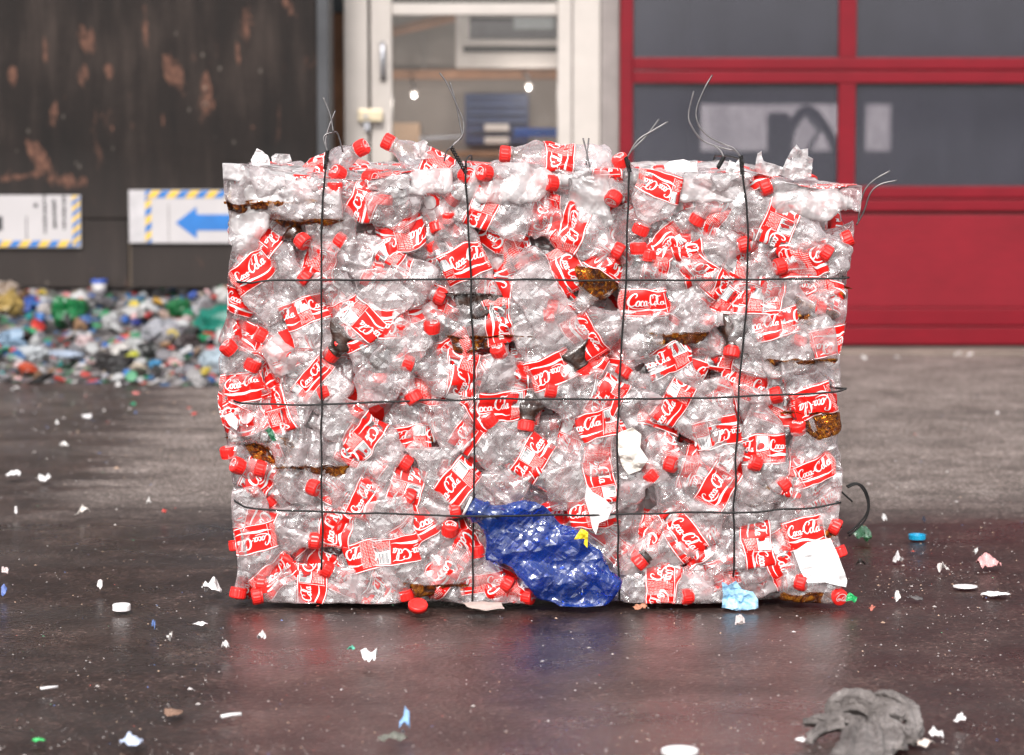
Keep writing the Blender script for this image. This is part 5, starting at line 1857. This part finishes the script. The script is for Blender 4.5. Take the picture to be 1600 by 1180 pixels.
# ================================================================== WASTE HEAP UNDER THE STEEL WALL
def heap_z(x, y):
    """height of the heap: low toe toward the camera, rising under the wall"""
    t = np.clip((y - 9.25 + .10 * np.sin(x * 5)) / 1.0, 0, 1.6)
    return .24 * t ** 1.2 + .02 * np.sin(x * 9 + y * 4) * t


def lump(c, size, mat, name, label, cat, group, seed, squash=.6):
    bm = bmesh.new()
    bmesh.ops.create_icosphere(bm, subdivisions=3, radius=1)
    v = np.array([q.co for q in bm.verts])
    bm.verts.index_update()
    f = [[q.index for q in g.verts] for g in bm.faces]
    bm.free()
    r = np.random.default_rng(seed)
    d = 1 + .45 * vnoise(v * 1.4 + seed, seed) + .3 * (1 - 2 * np.abs(vnoise(v * 2.2 + seed, seed + 2)))
    v = v * d[:, None] * np.array([r.uniform(.7, 1.4), r.uniform(.6, 1.0), squash * r.uniform(.5, 1.2)])
    a, t = r.uniform(0, 6.28), r.uniform(-.6, .6)
    Rm = np.array([[math.cos(a), -math.sin(a), 0], [math.sin(a), math.cos(a), 0], [0, 0, 1]]) @ np.array([[math.cos(t), 0, math.sin(t)], [0, 1, 0], [-math.sin(t), 0, math.cos(t)]])
    v = v @ Rm.T * size
    o = mesh(name, v + c, f, mat, loc=c)
    return tag(o, label, cat, group)


def waste_heap():
    xs, ys = np.linspace(-3.2, -.35, 90), np.linspace(9.1, 12.3, 60)
    X, Y = np.meshgrid(xs, ys, indexing='ij')
    pt = np.stack([X, Y, X * 0], -1)
    Z = heap_z(X, Y) + .03 * vnoise(pt * 9, 1) * np.clip(Y - 9.2, 0, .5) * 2 + .015 * vnoise(pt * 20, 2) * np.clip(Y - 9.2, 0, .5) * 2 - .02
    n = len(ys)
    f = [(i * n + j, (i + 1) * n + j, (i + 1) * n + j + 1, i * n + j + 1) for i in range(len(xs) - 1) for j in range(n - 1)]
    k = NT("mixed_waste")
    co = k.coord("Object")
    cell = k.voro(k.mapping(co, (1, 1, 1.6)), 34, out="Color")
    sp = k.n("ShaderNodeSeparateColor")
    k.link(cell, sp.inputs[0])
    c = k.ramp(sp.outputs[1], [(0, (.035, .03, .03)), (.3, (.09, .077, .075)), (.60, (.22, .20, .20)), (.70, (.45, .43, .43)), (.78, (.03, .10, .22)), (.84, (.25, .20, .15)), (.9, (.03, .17, .08)), (.95, (.40, .05, .04))])
    c.node.color_ramp.interpolation = 'CONSTANT'
    k.principled(Base_Color=c, Roughness=.5, Normal=k.bump(k.noise(co, 45, 4, .6), .7, .02))
    o = mesh("waste_debris", np.stack([X, Y, Z], -1).reshape(-1, 3), f, k.m)
    tag(o, "low bank of mixed plastic waste spilling out under the steel wall", "waste", kind="stuff")

    def at(px, py):
        """where the picture ray meets the heap"""
        y = np.linspace(8.8, 11.6, 400)
        r = ray(px, py)
        p = _C + r[None] * (y / r[1])[:, None]
        h = heap_z(p[:, 0], y)
        i = int(np.argmax(p[:, 2] <= np.maximum(h, 0)))
        return p[i] if p[i, 2] <= max(h[i], 0) else G(px, py)

    W, Gy, LG = (.46, .44, .44), (.13, .12, .125), (.22, .21, .225)
    big = [
        (245, 522, .075, (.46, .46, .50), "crumpled_bag", "large silvery grey crumpled bag in the middle of the waste heap", "bag", .6),
        (110, 495, .052, (.012, .20, .06), "plastic_bottle", "bright green crushed bottle piece at the heap's left half", "bottle", .9),
        (281, 484, .050, (.015, .17, .05), "plastic_bottle", "dark green crushed plastic at the heap's right half", "bottle", .6),
        (343, 520, .075, (.01, .22, .16), "bucket", "round teal green bucket side showing beside the bale's left edge", "bucket", 1.0),
        (40, 532, .036, (.03, .018, .015), "dark_bottle", "dark brown bottle lying in the heap's left part", "bottle", .8),
        (180, 570, .055, (.022, .018, .018), "black_tray", "black crumpled tray at the front of the heap", "tray", .5),
        (192, 553, .05, (.72, .68, .64), "carton", "white torn carton with red corner at the heap's front", "carton", .45),
        (12, 482, .055, (.50, .34, .10), "crumpled_bag", "tan and yellow bag at the photo's left edge of the heap", "bag", .8),
        (10, 462, .045, (.70, .56, .46), "crumpled_bag", "cream bag above the tan one at the photo's left edge", "bag", .8),
        (8, 540, .055, (.30, .44, .60), "clear_container", "pale blue clear container at the photo's left edge", "container", .7),
        (48, 555, .06, (.60, .63, .66), "crumpled_bag", "pale translucent bag low in the heap's left part", "bag", .6),
        (104, 556, .04, (.50, .58, .72), "clear_container", "pale blue clear container beside the white tray", "container", .5),
        (118, 524, .036, (.78, .76, .76), "food_tray", "oval white food tray in the heap's left half", "tray", .4),
        (46, 578, .036, (.66, .10, .04), "wrapper", "orange red and white wrapper at the heap's left foot", "wrapper", .5),
        (60, 597, .045, (.012, .010, .010), "black_strip", "black strip along the heap's left foot", "strip", .3),
        (338, 568, .055, (.48, .58, .66), "clear_container", "red rimmed clear bowl beside the bale's left edge", "bowl", .6),
        (308, 594, .032, W, "food_tray", "white chunk at the heap's right foot", "tray", .6),
        (215, 577, .030, (.74, .64, .52), "carton", "cream flat piece at the heap's front", "carton", .4),
        (274, 568, .028, (.74, .42, .40), "carton", "white piece with pink print at the heap's right half", "carton", .5),
        (242, 571, .020, (.02, .22, .44), "screw_cap", "bright blue lid at the heap's front", "lid", .7),
        (246, 472, .016, (.62, .34, .03), "screw_cap", "orange cap below the wall's edge", "cap", .8),
        (302, 462, .020, (.04, .10, .42), "plastic_scrap", "royal blue scrap just below the wall's right half", "scrap", .6),
        (310, 489, .018, (.58, .03, .03), "plastic_scrap", "bright red scrap in the heap's right half", "scrap", .9),
        (212, 505, .020, (.02, .03, .22), "screw_cap", "navy lid in the middle of the heap", "lid", .9),
        (46, 478, .030, (.04, .10, .40), "carton", "blue and white carton in the heap's upper left", "carton", .7),
        (212, 472, .034, (.10, .22, .34), "carton", "blue grey carton under the wall's middle", "carton", .5),
        (203, 490, .040, (.60, .58, .57), "crumpled_bag", "pale crumpled bag under the blue grey carton", "bag", .5),
        (70, 485, .026, (.62, .56, .54), "paper_cup", "pale cup in the heap's upper left", "cup", .9),
        (104, 466, .024, (.62, .22, .22), "wrapper", "pink and red wrapper under the wall's left half", "wrapper", .9),
        (155, 490, .020, (.02, .30, .16), "plastic_scrap", "small green scrap left of the pale crumpled bag", "scrap", .8),
        (240, 496, .022, (.03, .02, .02), "plastic_scrap", "black scrap right of the navy lid", "scrap", .8),
        (255, 494, .024, (.62, .45, .38), "carton", "peach coloured piece beside the black scrap", "carton", .7),
        (290, 550, .02, (.70, .70, .72), "paper_cup", "white ball shaped cup in the heap's right half", "cup", .9),
        (352, 462, .03, (.70, .68, .66), "crumpled_bag", "white bag right under the wall beside the bale", "bag", .7),
    ]
    for q, (px, py, s, col, nm, lab, cat, sq) in enumerate(big):
        c = at(px, py) + np.array([0, 0, s * .12])
        m = PET_CLOUD if nm == "clear_container" and col[2] > .9 else plastic(tuple(round(x * .55, 3) for x in col), .32)
        lump(c, s, m, nm, lab, cat, None, 3000 + q, sq)
    # a white-lidded cup under the wall edge
    c = at(155, 458)
    t = thing("paper_cup", "blue banded white cup standing under the wall edge", "cup", c)
    MB().lathe([(.024, 0), (.028, .036)], 16, c, (0, 0, 1)).build("cup_body", plastic(W, .5), t, True)
    MB().lathe([(.0285, .036), (.030, .038), (.030, .050), (.027, .051)], 16, c, (0, 0, 1)).build("cup_band", plastic((.03, .08, .36), .4), t, True)
    kinds = [
        ("white", W, 46, "plastic_scrap"), ("grey", Gy, 34, "plastic_scrap"), ("silvery", LG, 34, "film_scrap"), ("dark", (.03, .026, .026), 22, "plastic_scrap"),
        ("blue", (.04, .13, .36), 14, "plastic_scrap"), ("green", (.02, .22, .09), 13, "plastic_scrap"), ("red", (.50, .04, .035), 12, "plastic_scrap"), ("brown", (.24, .14, .08), 12, "carton_scrap"),
        ("yellow", (.55, .40, .05), 5, "plastic_scrap"), ("pink", (.60, .36, .38), 8, "film_scrap"), ("teal", (.02, .25, .24), 5, "plastic_scrap"),
    ]
    r = np.random.default_rng(55)
    n = 0
    for nm, col, cnt, kind in kinds:
        for k in range(cnt):
            px, py = r.uniform(-12, 385), 456 + 140 * r.random() ** .9
            s = r.uniform(.009, .026) * (1.3 if py < 560 else .8)
            c = at(px, py) + np.array([0, 0, s * .3])
            j = r.uniform(.5, 1.05)
            if n % 3 == 0:
                a = r.uniform(0, 6.28)
                o = MB().lathe([(s * .9, -s * .25), (s, -s * .2), (s, s * .25), (s * .8, s * .3)], 14, c, r.normal(size=3) + np.array([0, -.5, 1.2])).build("screw_cap", plastic(tuple(round(x * j, 1 if x > .3 else 2) for x in col), .4), loc=c)
                tag(o, f"small {nm} cap among the loose pieces of the waste heap", "cap", f"{nm} caps in the waste heap")
            else:
                lump(c, s, plastic(tuple(round(x * j, 1 if x > .3 else 2) for x in col), .4), kind, f"small {nm} {'carton' if kind == 'carton_scrap' else 'film' if kind == 'film_scrap' else 'plastic'} scrap in the waste heap", "scrap",
                     f"small {nm} scraps in the waste heap", 4000 + n, r.uniform(.4, .9))
            n += 1


waste_heap()
